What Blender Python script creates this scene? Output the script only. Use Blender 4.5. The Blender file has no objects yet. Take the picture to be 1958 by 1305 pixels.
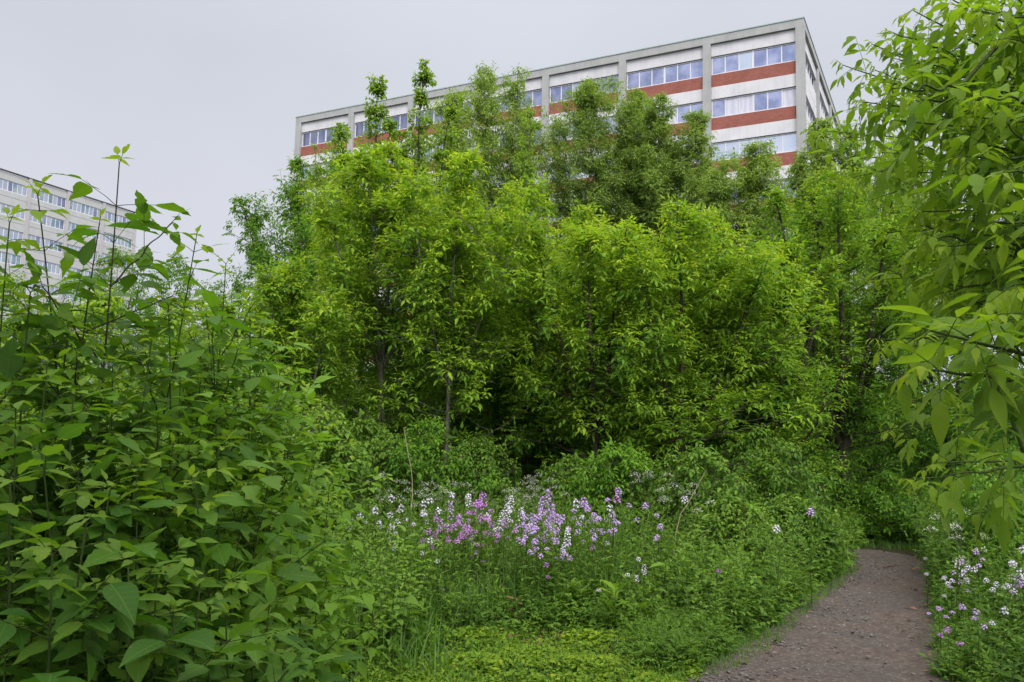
import bpy, math, numpy as np
from mathutils import Matrix, Vector
SC = bpy.context.scene
COL = SC.collection
PI = math.pi

# ------------------------------------------------------------------ camera
CAM_Z, F_PX, PITCH, ROLL = 1.6, 1600.0, 0.108, 0.0235
IW, IH = 1958.0, 1305.0
_c, _s, _cr, _sr = math.cos(PITCH), math.sin(PITCH), math.cos(ROLL), math.sin(ROLL)
RIGHT = np.array([_cr, -_sr * _s, _sr * _c])
UP = np.array([-_sr, -_cr * _s, _cr * _c])
FWD = np.array([0, _c, _s])
cam = bpy.data.objects.new('camera', bpy.data.cameras.new('camera'))
COL.objects.link(cam)
cam.matrix_world = Matrix(((RIGHT[0], UP[0], -FWD[0], 0), (RIGHT[1], UP[1], -FWD[1], 0),
                           (RIGHT[2], UP[2], -FWD[2], CAM_Z), (0, 0, 0, 1)))
cam.data.sensor_width = 36
cam.data.lens = 36 * F_PX / IW
cam.data.clip_start, cam.data.clip_end = 0.05, 3000
SC.camera = cam

# ------------------------------------------------------------------ sky, sun, exposure
SUN_EL, SUN_AZ = math.radians(42), math.radians(163)
W = bpy.data.worlds.new('World'); SC.world = W; W.use_nodes = True
nt = W.node_tree; nt.nodes.clear()
def nn(t, typ, **kw):
    n = t.nodes.new(typ)
    for k, v in kw.items(): setattr(n, k, v)
    return n
out = nn(nt, 'ShaderNodeOutputWorld'); bg = nn(nt, 'ShaderNodeBackground')
bg.inputs['Strength'].default_value = 0.1
sky = nn(nt, 'ShaderNodeTexSky', sky_type='NISHITA', sun_disc=False, sun_elevation=SUN_EL, sun_rotation=SUN_AZ)
tc = nn(nt, 'ShaderNodeTexCoord'); sep = nn(nt, 'ShaderNodeSeparateXYZ')
nt.links.new(tc.outputs['Generated'], sep.inputs[0])
ramp = nn(nt, 'ShaderNodeValToRGB')                      # overcast: the cloud deck is brighter towards the zenith
cr = ramp.color_ramp
cr.elements[0].position = 0.0; cr.elements[0].color = (.256, .262, .287, 1)
cr.elements[1].position = 0.50; cr.elements[1].color = (.254, .262, .290, 1)
e = cr.elements.new(0.22); e.color = (.263, .269, .295, 1)
e = cr.elements.new(0.40); e.color = (.240, .249, .275, 1)
e = cr.elements.new(0.62); e.color = (.66, .65, .63, 1)
e = cr.elements.new(1.0); e.color = (.85, .83, .81, 1)
nt.links.new(sep.outputs['Z'], ramp.inputs[0])
ns = nn(nt, 'ShaderNodeTexNoise'); ns.inputs['Scale'].default_value = 1.7; ns.inputs['Detail'].default_value = 4
nt.links.new(tc.outputs['Generated'], ns.inputs['Vector'])
mr = nn(nt, 'ShaderNodeMapRange'); mr.inputs['To Min'].default_value = 21.0; mr.inputs['To Max'].default_value = 33.0
nt.links.new(ns.outputs['Fac'], mr.inputs['Value'])
vm = nn(nt, 'ShaderNodeVectorMath', operation='SCALE')
nt.links.new(ramp.outputs['Color'], vm.inputs[0]); nt.links.new(mr.outputs['Result'], vm.inputs['Scale'])
sdn = nn(nt, 'ShaderNodeVectorMath', operation='DOT_PRODUCT')   # thinner cloud on the sun's side, behind the photographer
nt.links.new(tc.outputs['Generated'], sdn.inputs[0]); sdn.inputs[1].default_value = (math.sin(SUN_AZ) * .88, math.cos(SUN_AZ) * .88, .47)
glow = nn(nt, 'ShaderNodeMapRange', interpolation_type='SMOOTHSTEP'); glow.inputs['From Min'].default_value = .15; glow.inputs['From Max'].default_value = 1.0
glow.inputs['To Min'].default_value = 1.0; glow.inputs['To Max'].default_value = 2.5
nt.links.new(sdn.outputs['Value'], glow.inputs['Value'])
vg = nn(nt, 'ShaderNodeVectorMath', operation='SCALE'); nt.links.new(vm.outputs[0], vg.inputs[0]); nt.links.new(glow.outputs['Result'], vg.inputs['Scale'])
mx = nn(nt, 'ShaderNodeMix', data_type='RGBA'); mx.inputs['Factor'].default_value = 0.06
nt.links.new(vg.outputs[0], mx.inputs['A']); nt.links.new(sky.outputs[0], mx.inputs['B'])
nt.links.new(mx.outputs['Result'], bg.inputs['Color']); nt.links.new(bg.outputs[0], out.inputs[0])

sun = bpy.data.objects.new('sun', bpy.data.lights.new('sun', 'SUN')); COL.objects.link(sun)
sun.data.energy = 1.5; sun.data.angle = math.radians(28); sun.data.color = (1, .96, .88)
sd = Vector((math.sin(SUN_AZ) * math.cos(SUN_EL), math.cos(SUN_AZ) * math.cos(SUN_EL), math.sin(SUN_EL)))
sun.rotation_euler = sd.to_track_quat('Z', 'Y').to_euler(); sun.location = (0, -5, 40)
SC.view_settings.view_transform = 'Standard'; SC.view_settings.look = 'None'
SC.view_settings.exposure = 0.0; SC.view_settings.gamma = 1.0
SC.cycles.max_bounces = 7; SC.cycles.diffuse_bounces = 4; SC.cycles.transmission_bounces = 5; SC.cycles.glossy_bounces = 2
SC.cycles.transparent_max_bounces = 6

# ------------------------------------------------------------------ small helpers
def ray(x, y):
    return RIGHT * ((x - IW / 2) / F_PX) + UP * (-(y - IH / 2) / F_PX) + FWD
def at(x, y, d):                                  # the world point seen at pixel (x, y), d metres ahead
    r = ray(x, y); return np.array([0, 0, CAM_Z]) + r * (d / r[1])
def ground_at(x, y):
    r = ray(x, y); return (np.array([0, 0, CAM_Z]) + r * (-CAM_Z / r[2]))[:2]
def norm(v):
    return v / np.maximum(np.linalg.norm(v, axis=-1, keepdims=True), 1e-9)

def mesh_from(name, V, polys_sizes, loops, mats, parent=None, leaf=None, mat_idx=None, smooth=False):
    me = bpy.data.meshes.new(name)
    V = np.ascontiguousarray(V, np.float32)
    me.vertices.add(len(V)); me.vertices.foreach_set('co', V.ravel())
    loops = np.ascontiguousarray(loops, np.int32); ps = np.ascontiguousarray(polys_sizes, np.int32)
    me.loops.add(len(loops)); me.loops.foreach_set('vertex_index', loops)
    me.polygons.add(len(ps))
    st = np.zeros(len(ps), np.int32); st[1:] = np.cumsum(ps)[:-1]
    me.polygons.foreach_set('loop_start', st)
    if mat_idx is not None: me.polygons.foreach_set('material_index', np.ascontiguousarray(mat_idx, np.int32))
    if leaf is not None:
        a = me.attributes.new('leaf', 'FLOAT_COLOR', 'POINT'); a.data.foreach_set('color', np.ascontiguousarray(leaf, np.float32).ravel())
    me.polygons.foreach_set('use_smooth', np.full(len(ps), bool(smooth)))
    me.update(calc_edges=True); me.validate()
    for m in (mats if isinstance(mats, (list, tuple)) else [mats]): me.materials.append(m)
    o = bpy.data.objects.new(name, me); COL.objects.link(o)
    if parent is not None: o.parent = parent
    return o

def thing(name, label, cat, loc=(0, 0, 0), rz=0.0, group=None):
    o = bpy.data.objects.new(name, None); COL.objects.link(o); o.empty_display_size = .2
    o.location = [float(c) for c in loc]; o.rotation_euler = (0, 0, rz)
    return tag(o, label, cat, group)
def tag(o, label=None, cat=None, group=None, kind=None):
    if label: o['label'] = label
    if cat: o['category'] = cat
    if group: o['group'] = group
    if kind: o['kind'] = kind
    return o
def copy_thing(root, loc, rz, label, group=None, scale=1.0):
    r = root.copy(); COL.objects.link(r); r.location = [float(c) for c in loc]; r.rotation_euler = (0, 0, rz)
    r.scale = (scale,) * 3 if np.isscalar(scale) else scale
    r['label'] = label
    if group: r['group'] = group
    for ch in list(root.children):
        c = ch.copy(); COL.objects.link(c); c.parent = r
        for g in list(ch.children):
            d = g.copy(); COL.objects.link(d); d.parent = c
    return r

class Boxes:                                      # box collector -> one mesh
    def __init__(s): s.V = []; s.F = []; s.M = []
    def box(s, x0, x1, y0, y1, z0, z1, m=0):
        b = len(s.V) * 8
        s.V.append([(x0, y0, z0), (x1, y0, z0), (x1, y1, z0), (x0, y1, z0), (x0, y0, z1), (x1, y0, z1), (x1, y1, z1), (x0, y1, z1)])
        for f in ((0, 3, 2, 1), (4, 5, 6, 7), (0, 1, 5, 4), (1, 2, 6, 5), (2, 3, 7, 6), (3, 0, 4, 7)):
            s.F.append([b + i for i in f]); s.M.append(m)
        return s
    def obj(s, name, mats, parent=None):
        F = np.array(s.F)
        return mesh_from(name, np.array(s.V, float).reshape(-1, 3), np.full(len(F), 4), F.ravel(), mats, parent, mat_idx=s.M)

# ------------------------------------------------------------------ materials
MATS = {}
def newmat(name):
    m = bpy.data.materials.new(name); m.use_nodes = True; t = m.node_tree; t.nodes.clear()
    o = nn(t, 'ShaderNodeOutputMaterial'); MATS[name] = m
    return m, t, o
def mixc(t, a, b, fac):
    n = nn(t, 'ShaderNodeMix', data_type='RGBA')
    for k, v in (('A', a), ('B', b)):
        if isinstance(v, tuple): n.inputs[k].default_value = v + ((1,) if len(v) == 3 else ())
        else: t.links.new(v, n.inputs[k])
    if isinstance(fac, (int, float)): n.inputs['Factor'].default_value = fac
    else: t.links.new(fac, n.inputs['Factor'])
    return n.outputs['Result']
def mth(t, op, a, b=None, clamp=False):
    n = nn(t, 'ShaderNodeMath', operation=op); n.use_clamp = clamp
    for i, v in enumerate((a, b)):
        if v is None: continue
        if isinstance(v, (int, float)): n.inputs[i].default_value = v
        else: t.links.new(v, n.inputs[i])
    return n.outputs[0]
def noise(t, scale, detail=3, vec=None, rough=.55):
    n = nn(t, 'ShaderNodeTexNoise'); n.inputs['Scale'].default_value = scale; n.inputs['Detail'].default_value = detail; n.inputs['Roughness'].default_value = rough
    if vec is None:
        vec = nn(t, 'ShaderNodeTexCoord').outputs['Object']
    t.links.new(vec, n.inputs['Vector']); return n.outputs['Fac']
def rampf(t, v, p0, p1):
    n = nn(t, 'ShaderNodeMapRange'); n.inputs['From Min'].default_value = p0; n.inputs['From Max'].default_value = p1
    t.links.new(v, n.inputs['Value']); return n.outputs['Result']
def bsdf(t, o, col, rough=.7, spec=.3, bump=None, bstr=.3, bdist=.01, metal=0):
    p = nn(t, 'ShaderNodeBsdfPrincipled')
    if isinstance(col, tuple): p.inputs['Base Color'].default_value = col + (1,)
    else: t.links.new(col, p.inputs['Base Color'])
    if isinstance(rough, (int, float)): p.inputs['Roughness'].default_value = rough
    else: t.links.new(rough, p.inputs['Roughness'])
    p.inputs['Specular IOR Level'].default_value = spec; p.inputs['Metallic'].default_value = metal
    if bump is not None:
        b = nn(t, 'ShaderNodeBump'); b.inputs['Strength'].default_value = bstr; b.inputs['Distance'].default_value = bdist
        t.links.new(bump, b.inputs['Height']); t.links.new(b.outputs[0], p.inputs['Normal'])
    if o is not None: t.links.new(p.outputs[0], o.inputs[0])
    return p

def leaf_mat(name, dark, light, young, back=(.13, .19, .08), trans=.38, veins=False, rough=.55, spec=.12):
    m, t, o = newmat(name)
    at_ = nn(t, 'ShaderNodeAttribute', attribute_name='leaf')
    sp = nn(t, 'ShaderNodeSeparateColor'); t.links.new(at_.outputs['Color'], sp.inputs[0])
    c = mixc(t, dark, light, sp.outputs[0])
    c = mixc(t, c, young, sp.outputs[1])
    if veins:
        s_ = sp.outputs[2]; tt = mth(t, 'ABSOLUTE', mth(t, 'MULTIPLY', mth(t, 'SUBTRACT', at_.outputs['Alpha'], .5), 2))
        mid = mth(t, 'SUBTRACT', 1, rampf(t, tt, .0, .07), True)
        lat = mth(t, 'FRACT', mth(t, 'SUBTRACT', mth(t, 'MULTIPLY', s_, 7.5), mth(t, 'MULTIPLY', tt, 1.6)))
        lat = mth(t, 'SUBTRACT', 1, rampf(t, lat, 0.0, .14), True)
        v = mth(t, 'MAXIMUM', mid, mth(t, 'MULTIPLY', lat, .5), True)
        c = mixc(t, c, (.22, .34, .08), mth(t, 'MULTIPLY', v, .28))
        nz = noise(t, 26, 3); c = mixc(t, c, (.055, .13, .012), mth(t, 'MULTIPLY', rampf(t, nz, .5, .8), .35))
        sp_ = rampf(t, noise(t, 75, 2), .70, .76); sp_.node.clamp = True; c = mixc(t, c, (.17, .13, .045), mth(t, 'MULTIPLY', sp_, .75))
        bmp = mth(t, 'SUBTRACT', mth(t, 'MULTIPLY', nz, .6), v)
    else: bmp = None
    geo = nn(t, 'ShaderNodeNewGeometry')
    cb = mixc(t, c, back, mth(t, 'MULTIPLY', geo.outputs['Backfacing'], .45))
    p = bsdf(t, None, cb, rough, spec, bmp, .35, .002)
    tr = nn(t, 'ShaderNodeBsdfTranslucent')
    ct = nn(t, 'ShaderNodeMix', data_type='RGBA', blend_type='MULTIPLY'); ct.inputs['Factor'].default_value = 1
    t.links.new(c, ct.inputs['A']); ct.inputs['B'].default_value = (1.45, 1.52, .50, 1)
    t.links.new(ct.outputs['Result'], tr.inputs['Color'])
    ms = nn(t, 'ShaderNodeMixShader'); ms.inputs[0].default_value = trans
    t.links.new(p.outputs[0], ms.inputs[1]); t.links.new(tr.outputs[0], ms.inputs[2]); t.links.new(ms.outputs[0], o.inputs[0])
    return m

L_NEAR = leaf_mat('near_box_elder_leaf', (.034, .110, .012), (.140, .280, .024), (.25, .35, .03), veins=True, trans=.40, spec=.16)
L_RIGHT = leaf_mat('overhanging_box_elder_leaf', (.058, .145, .014), (.205, .330, .030), (.30, .38, .026), veins=True, trans=.42, spec=.10)
L_BRIGHT = leaf_mat('bright_box_elder_leaf', (.080, .190, .026), (.245, .380, .034), (.54, .56, .045), trans=.44, spec=.12)
L_DEEP = leaf_mat('deep_green_leaf', (.046, .135, .016), (.130, .265, .024), (.24, .34, .022), spec=.12)
L_DULL = leaf_mat('dull_green_leaf', (.150, .235, .055), (.250, .345, .078), (.30, .37, .08), trans=.40, spec=.12)
L_MAPLE = leaf_mat('maple_leaf', (.105, .200, .026), (.220, .340, .040), (.34, .41, .05), trans=.42, spec=.12)
L_HERB = leaf_mat('herb_leaf', (.044, .115, .018), (.150, .270, .036), (.29, .37, .05), trans=.38, spec=.12)
L_GRASS = leaf_mat('grass_blade', (.036, .115, .014), (.110, .230, .024), (.25, .30, .06), trans=.34, spec=.12)
L_COVER = leaf_mat('creeping_leaf', (.068, .165, .014), (.180, .290, .020), (.34, .38, .03), trans=.34, spec=.12)

def petal_mat(name, a, b):
    m, t, o = newmat(name)
    at_ = nn(t, 'ShaderNodeAttribute', attribute_name='leaf')
    sp = nn(t, 'ShaderNodeSeparateColor'); t.links.new(at_.outputs['Color'], sp.inputs[0])
    c = mixc(t, a, b, sp.outputs[0])
    p = bsdf(t, None, c, .6, .15); tr = nn(t, 'ShaderNodeBsdfTranslucent'); t.links.new(c, tr.inputs[0])
    ms = nn(t, 'ShaderNodeMixShader'); ms.inputs[0].default_value = .3
    t.links.new(p.outputs[0], ms.inputs[1]); t.links.new(tr.outputs[0], ms.inputs[2]); t.links.new(ms.outputs[0], o.inputs[0])
    return m
P_WHITE = petal_mat('white_petal', (.74, .73, .79), (.60, .52, .72))
P_LILAC = petal_mat('lilac_petal', (.46, .26, .64), (.58, .42, .72))
P_MAGENTA = petal_mat('magenta_petal', (.42, .14, .50), (.54, .28, .62))
P_CREAM = petal_mat('cream_umbel', (.66, .68, .55), (.78, .78, .70))

def bark_mat(name, a, b, sc=30):
    m, t, o = newmat(name)
    tcn = nn(t, 'ShaderNodeTexCoord'); mp = nn(t, 'ShaderNodeMapping'); mp.inputs['Scale'].default_value = (1, 1, .22)
    t.links.new(tcn.outputs['Object'], mp.inputs[0])
    n = noise(t, sc, 4, mp.outputs[0]); bsdf(t, o, mixc(t, a, b, rampf(t, n, .3, .7)), .9, .1, n, .8, .02)
    return m
BARK = bark_mat('grey_brown_bark', (.07, .065, .05), (.20, .185, .155))
BARK_DARK = bark_mat('dark_bark', (.028, .022, .016), (.085, .07, .055))
STEM = bark_mat('green_stem', (.035, .055, .016), (.075, .11, .03), 60)
STEM_PURPLE = bark_mat('purplish_stem', (.035, .035, .022), (.08, .075, .045), 60)

def mat_concrete(name, a, b):
    m, t, o = newmat(name)
    n1 = noise(t, .8, 6); n2 = noise(t, 14, 4)
    tcn = nn(t, 'ShaderNodeTexCoord'); mp = nn(t, 'ShaderNodeMapping'); mp.inputs['Scale'].default_value = (2.5, 2.5, .15)
    t.links.new(tcn.outputs['Object'], mp.inputs[0]); n3 = noise(t, 1.6, 4, mp.outputs[0])
    f = mth(t, 'ADD', mth(t, 'MULTIPLY', n1, .5), mth(t, 'ADD', mth(t, 'MULTIPLY', n2, .2), mth(t, 'MULTIPLY', n3, .3)))
    bsdf(t, o, mixc(t, a, b, rampf(t, f, .35, .65)), .85, .2, n2, .2, .02); return m
CONC = mat_concrete('weathered_concrete', (.28, .287, .288), (.39, .392, .395))
CONC2 = mat_concrete('hazed_beige_concrete', (.385, .39, .395), (.455, .46, .465))  # beige paled to grey: distance haze is put into the wall colour
CONC3 = mat_concrete('pinkish_concrete', (.37, .355, .36), (.44, .425, .43))
WHITE = mat_concrete('white_panel', (.48, .475, .505), (.63, .625, .655))
m, t, o = newmat('red_brick')
tcn = nn(t, 'ShaderNodeTexCoord'); mp = nn(t, 'ShaderNodeMapping'); mp.inputs['Rotation'].default_value = (PI / 2, 0, 0)
t.links.new(tcn.outputs['Object'], mp.inputs[0])
bk = nn(t, 'ShaderNodeTexBrick'); t.links.new(mp.outputs[0], bk.inputs['Vector'])
bk.inputs['Color1'].default_value = (.22, .070, .054, 1); bk.inputs['Color2'].default_value = (.29, .094, .074, 1); bk.inputs['Mortar'].default_value = (.40, .26, .22, 1)
bk.inputs['Scale'].default_value = 4.0; bk.inputs['Mortar Size'].default_value = .012; bk.inputs['Brick Width'].default_value = .9; bk.inputs['Row Height'].default_value = .3
bsdf(t, o, mixc(t, bk.outputs['Color'], (.19, .06, .045), mth(t, 'MULTIPLY', rampf(t, noise(t, 1.2, 4), .4, .7), .4)), .85, .2); BRICK = m
m, t, o = newmat('tinted_glass')
n = noise(t, .9, 3); bsdf(t, o, mixc(t, (.21, .24, .37), (.37, .39, .53), rampf(t, n, .35, .65)), .06, .5, None, metal=.92); GLASS = m
m, t, o = newmat('pale_glass')
n = noise(t, .5, 2); bsdf(t, o, mixc(t, (.42, .48, .57), (.52, .55, .62), rampf(t, n, .35, .65)), .10, .5, None, metal=.7); GLASS_PALE = m
m, t, o = newmat('curtain_behind_glass')
tcn = nn(t, 'ShaderNodeTexCoord'); wv = nn(t, 'ShaderNodeTexWave'); wv.inputs['Scale'].default_value = .7; wv.inputs['Distortion'].default_value = 7
t.links.new(tcn.outputs['Object'], wv.inputs['Vector'])
pc = bsdf(t, o, mixc(t, (.44, .45, .57), (.56, .55, .62), wv.outputs['Fac']), .5, .3); pc.inputs['Coat Weight'].default_value = 1; pc.inputs['Coat Roughness'].default_value = .05; CURTAIN = m
m, t, o = newmat('dark_opening'); bsdf(t, o, (.02, .022, .03), .6); DARK = m
m, t, o = newmat('window_frame_paint'); bsdf(t, o, (.60, .61, .67), .5, .3); FRAME = m
m, t, o = newmat('teal_flashing'); bsdf(t, o, (.30, .38, .37), .5, .4); FLASH = m
m, t, o = newmat('teal_glass')
n = noise(t, .6, 2); bsdf(t, o, mixc(t, (.26, .36, .44), (.44, .51, .54), rampf(t, n, .4, .6)), .1, .5, None, metal=.8); GLASS_TEAL = m
m, t, o = newmat('dark_grey_line'); bsdf(t, o, (.10, .10, .11), .7); LINE = m  # dark grey for the floor joints and the roof coping

# soil with litter, path of trodden earth and grit
m, t, o = newmat('woodland_soil')
n1 = noise(t, 1.1, 5); n2 = noise(t, 38, 5)
c = mixc(t, (.020, .016, .010), (.060, .046, .030), n2); c = mixc(t, c, (.030, .055, .014), rampf(t, n1, .45, .6))
bsdf(t, o, c, .95, .1, n2, .9, .04); SOIL = m
m, t, o = newmat('trodden_earth')
n1 = noise(t, .9, 4); n2 = noise(t, 9, 6, rough=.65); n3 = noise(t, 70, 4, rough=.7)
vor = nn(t, 'ShaderNodeTexVoronoi'); vor.inputs['Scale'].default_value = 55; t.links.new(nn(t, 'ShaderNodeTexCoord').outputs['Object'], vor.inputs['Vector'])
sv = nn(t, 'ShaderNodeSeparateColor'); t.links.new(vor.outputs['Color'], sv.inputs[0])
c = mixc(t, (.060, .045, .038), (.120, .092, .079), rampf(t, n2, .3, .7))
c = mixc(t, c, (.070, .062, .060), mth(t, 'MULTIPLY', rampf(t, n1, .40, .62), .65))
c = mixc(t, c, (.20, .18, .17), mth(t, 'MULTIPLY', rampf(t, sv.outputs[0], .72, .95), .38))
c = mixc(t, c, (.035, .028, .025), mth(t, 'MULTIPLY', rampf(t, n3, .52, .75), .55))
h = mth(t, 'ADD', mth(t, 'MULTIPLY', n2, .7), mth(t, 'ADD', mth(t, 'MULTIPLY', n3, .35), mth(t, 'MULTIPLY', sv.outputs[1], .15)))
bsdf(t, o, c, .93, .15, h, 1.0, .03); EARTH = m
m, t, o = newmat('grit_stone')
at_ = nn(t, 'ShaderNodeAttribute', attribute_name='leaf'); sp = nn(t, 'ShaderNodeSeparateColor'); t.links.new(at_.outputs['Color'], sp.inputs[0])
bsdf(t, o, mixc(t, (.055, .049, .047), (.19, .17, .162), sp.outputs[0]), .85, .2, noise(t, 60, 3), .5, .005); STONE = m
m, t, o = newmat('dead_leaf')
at_ = nn(t, 'ShaderNodeAttribute', attribute_name='leaf'); sp = nn(t, 'ShaderNodeSeparateColor'); t.links.new(at_.outputs['Color'], sp.inputs[0])
bsdf(t, o, mixc(t, (.055, .025, .014), (.22, .12, .06), sp.outputs[0]), .8, .2); DEAD = m

# ------------------------------------------------------------------ leaf blades
def tmpl(st, half, mid=True):
    """blade outline from stations along its length; returns verts (s, t) and faces"""
    V = []; F = []
    rows = []
    for s, h in zip(st, half):
        if h <= 1e-6: rows.append([len(V)]); V.append((s, 0))
        elif mid: rows.append([len(V), len(V) + 1, len(V) + 2]); V += [(s, h), (s, 0), (s, -h)]
        else: rows.append([len(V), len(V) + 1]); V += [(s, h), (s, -h)]
    for a, b in zip(rows[:-1], rows[1:]):
        n = max(len(a), len(b)) - 1
        for i in range(n):
            f = []
            f.append(a[i] if len(a) > 1 else a[0])
            if len(b) > 1: f += [b[i], b[i + 1]]
            else: f.append(b[0])
            if len(a) > 1: f.append(a[i + 1])
            F.append(f)
    return np.array(V, float), F
T_NEAR = [tmpl([0, .07, .19, .34, .45, .50, .60, .66, .77, .82, .91, 1], [0, .32, .78, 1, .93, .98, .74, .80, .48, .50, .18, 0]),
          tmpl([0, .07, .2, .36, .42, .56, .61, .74, .86, 1], [0, .36, .84, .94, 1, .70, .76, .42, .18, 0]),
          tmpl([0, .08, .22, .38, .55, .70, .84, .93, 1], [0, .42, .88, 1, .86, .58, .27, .1, 0])]
_jr = np.random.default_rng(77)
for _k in range(7):                                # uneven, nibbled and bent variants
    _v, _f = T_NEAR[_k % 3]; _w = _v.copy(); _e = np.abs(_v[:, 1]) > .01
    _w[_e, 1] *= _jr.uniform(.78, 1.12, _e.sum()); _w[_e, 0] += _jr.normal(0, .012, _e.sum()); _w[:, 1] += .22 * _jr.uniform(-1, 1) * _v[:, 0] ** 2
    _c = _jr.choice(np.where(_e & (_v[:, 0] > .25) & (_v[:, 0] < .85))[0]); _w[_c, 1] *= .45
    T_NEAR.append((_w, _f))
T_MID = tmpl([0, .3, .65, 1], [0, 1, .62, 0])
T_TINY = (np.array([(0, 0), (.42, 1), (1, 0), (.42, -1)], float), [[0, 2, 3], [0, 1, 2]])
T_BLADE = tmpl([0, .35, .72, 1], [.8, 1, .62, 0], mid=False)
T_ROUND = tmpl([0, .12, .45, .82, 1], [.2, .75, 1, .68, .15])
T_LANCE = tmpl([0, .22, .5, .8, 1], [0, .85, 1, .5, 0])

class Leaves:
    def __init__(s): s.A = []
    def add(s, O, D, N, L, Wd, curl=.3, fold=.25, tint=.5, young=0.0):
        n = len(O)
        f = lambda v: np.broadcast_to(np.asarray(v, float), (n,)).reshape(n, 1)
        s.A.append(np.concatenate([O, norm(D), N, f(L), f(Wd), f(curl), f(fold), f(np.clip(tint, 0, 1)), f(np.clip(young, 0, 1))], 1))
    def count(s): return sum(len(a) for a in s.A)
    def build(s, name, templates, mats, parent=None, smooth=False, rng=None):
        A = np.concatenate(s.A); 
        if not isinstance(templates, list): templates = [templates]
        pick = (np.arange(len(A)) % len(templates)) if len(templates) > 1 else np.zeros(len(A), int)
        VV, LL, PP, AT = [], [], [], []; base = 0
        for k, (tv, tf) in enumerate(templates):
            a = A[pick == k]; n = len(a)
            if not n: continue
            O, D, N = a[:, 0:3], a[:, 3:6], a[:, 6:9]
            N = norm(N - (N * D).sum(1, keepdims=True) * D); B = np.cross(D, N)
            L, Wd, cu, fo = (a[:, i:i + 1] for i in (9, 10, 11, 12))
            sv, tv_ = tv[None, :, 0], tv[None, :, 1]
            cu_ = np.where(np.abs(cu) < .02, .02, cu)
            al = np.sin(cu_ * sv) / cu_ * L; nz = -(1 - np.cos(cu_ * sv)) / cu_ * L + fo * np.abs(tv_) * Wd / 2
            la = tv_ * Wd / 2
            v = O[:, None] + D[:, None] * al[..., None] + B[:, None] * la[..., None] + N[:, None] * nz[..., None]
            VV.append(v.reshape(-1, 3)); M = len(tv)
            lo = np.concatenate([np.array(f) for f in tf]); ps = np.array([len(f) for f in tf])
            LL.append((np.arange(n)[:, None] * M + lo[None] + base).ravel()); PP.append(np.tile(ps, n)); base += n * M
            at4 = np.empty((n, M, 4)); at4[..., 0] = a[:, 13:14]; at4[..., 1] = a[:, 14:15]; at4[..., 2] = sv; at4[..., 3] = tv_ * .5 + .5
            AT.append(at4.reshape(-1, 4))
        return mesh_from(name, np.concatenate(VV), np.concatenate(PP), np.concatenate(LL), mats, parent, np.concatenate(AT), smooth=smooth)

class Tubes:
    def __init__(s): s.V = []; s.Fq = []; s.n = 0
    def add(s, P, R, sides=5):
        """P (S,K,3) polylines, R (S,K) radii"""
        P = np.asarray(P, float); R = np.asarray(R, float)
        if P.ndim == 2: P = P[None]; R = R[None]
        S, K = R.shape
        T = np.empty_like(P); T[:, 1:-1] = P[:, 2:] - P[:, :-2]; T[:, 0] = P[:, 1] - P[:, 0]; T[:, -1] = P[:, -1] - P[:, -2]
        T = norm(T); ref = np.where(np.abs(T[:, :1, 2:3]) > .9, np.array([1., 0, 0]), np.array([0, 0, 1.]))
        X = norm(np.cross(T, np.broadcast_to(ref, T.shape))); Y = np.cross(T, X)
        an = np.arange(sides) / sides * 2 * PI
        v = P[:, :, None] + (X[:, :, None] * np.cos(an)[None, None, :, None] + Y[:, :, None] * np.sin(an)[None, None, :, None]) * R[:, :, None, None]
        s.V.append(v.reshape(-1, 3))
        k = np.arange(K - 1)[:, None]; j = np.arange(sides)[None]
        q = np.stack([k * sides + j, k * sides + (j + 1) % sides, (k + 1) * sides + (j + 1) % sides, (k + 1) * sides + j], -1).reshape(-1, 4)
        s.Fq.append((np.arange(S)[:, None, None] * (K * sides) + q[None] + s.n).reshape(-1, 4)); s.n += S * K * sides
    def build(s, name, mat, parent=None):
        F = np.concatenate(s.Fq)
        return mesh_from(name, np.concatenate(s.V), np.full(len(F), 4), F.ravel(), mat, parent, smooth=True)

Z = np.array([0, 0, 1.0])
def compound(rng, LV, P, R, size, young, pairs=2, droop=.35, wl=.45, tint=.5, tubes=None, pet=.6, pr=.0011, ntilt=.35, curl=.5, spread=.95, fold=.28):
    """pinnate leaves: petiole, one end leaflet, 'pairs' of side leaflets"""
    n = len(P); R = norm(R)
    S = norm(np.cross(R, Z) + 1e-6); U = np.cross(S, R)
    size = np.broadcast_to(np.asarray(size, float), (n,)); young = np.broadcast_to(np.asarray(young, float), (n,)); tint = np.broadcast_to(np.asarray(tint, float), (n,))
    petl = pet * size * rng.uniform(.8, 1.25, n)
    step = .42 * size
    tot = petl + step * pairs
    sag = -Z[None] * (droop * .35)
    rach = norm(R + sag)
    def put(pos, d, scale, jit):
        d = norm(d - Z * (droop * rng.uniform(.4, 1.5, (n, 1))) + rng.normal(0, .12, (n, 3)))
        N = norm(Z + rng.normal(0, ntilt, (n, 3)) + .25 * U)
        L = size * scale * rng.uniform(.85, 1.15, n)
        LV.add(pos, d, N, L, L * wl * rng.uniform(.85, 1.15, n), curl * rng.uniform(.2, 1.6, n), fold * rng.uniform(.2, 1.6, n),
               tint + rng.normal(0, .10, n), young * rng.uniform(.8, 1.1, n))
    put(P + rach * tot[:, None], rach, 1.0, 0)
    for k in range(pairs):
        pos = P + rach * (petl + step * (k + .12))[:, None]
        for sg in (-1, 1):
            put(pos, rach * (1.25 - spread) + S * sg * spread, .92 - .06 * (pairs - 1 - k), 0)
    if tubes is not None:
        q = np.stack([P, P + R * (petl * .5)[:, None], P + rach * tot[:, None]], 1)
        tubes.add(q, np.stack([np.full(n, pr), np.full(n, pr * .8), np.full(n, pr * .6)], 1), 4)

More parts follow.
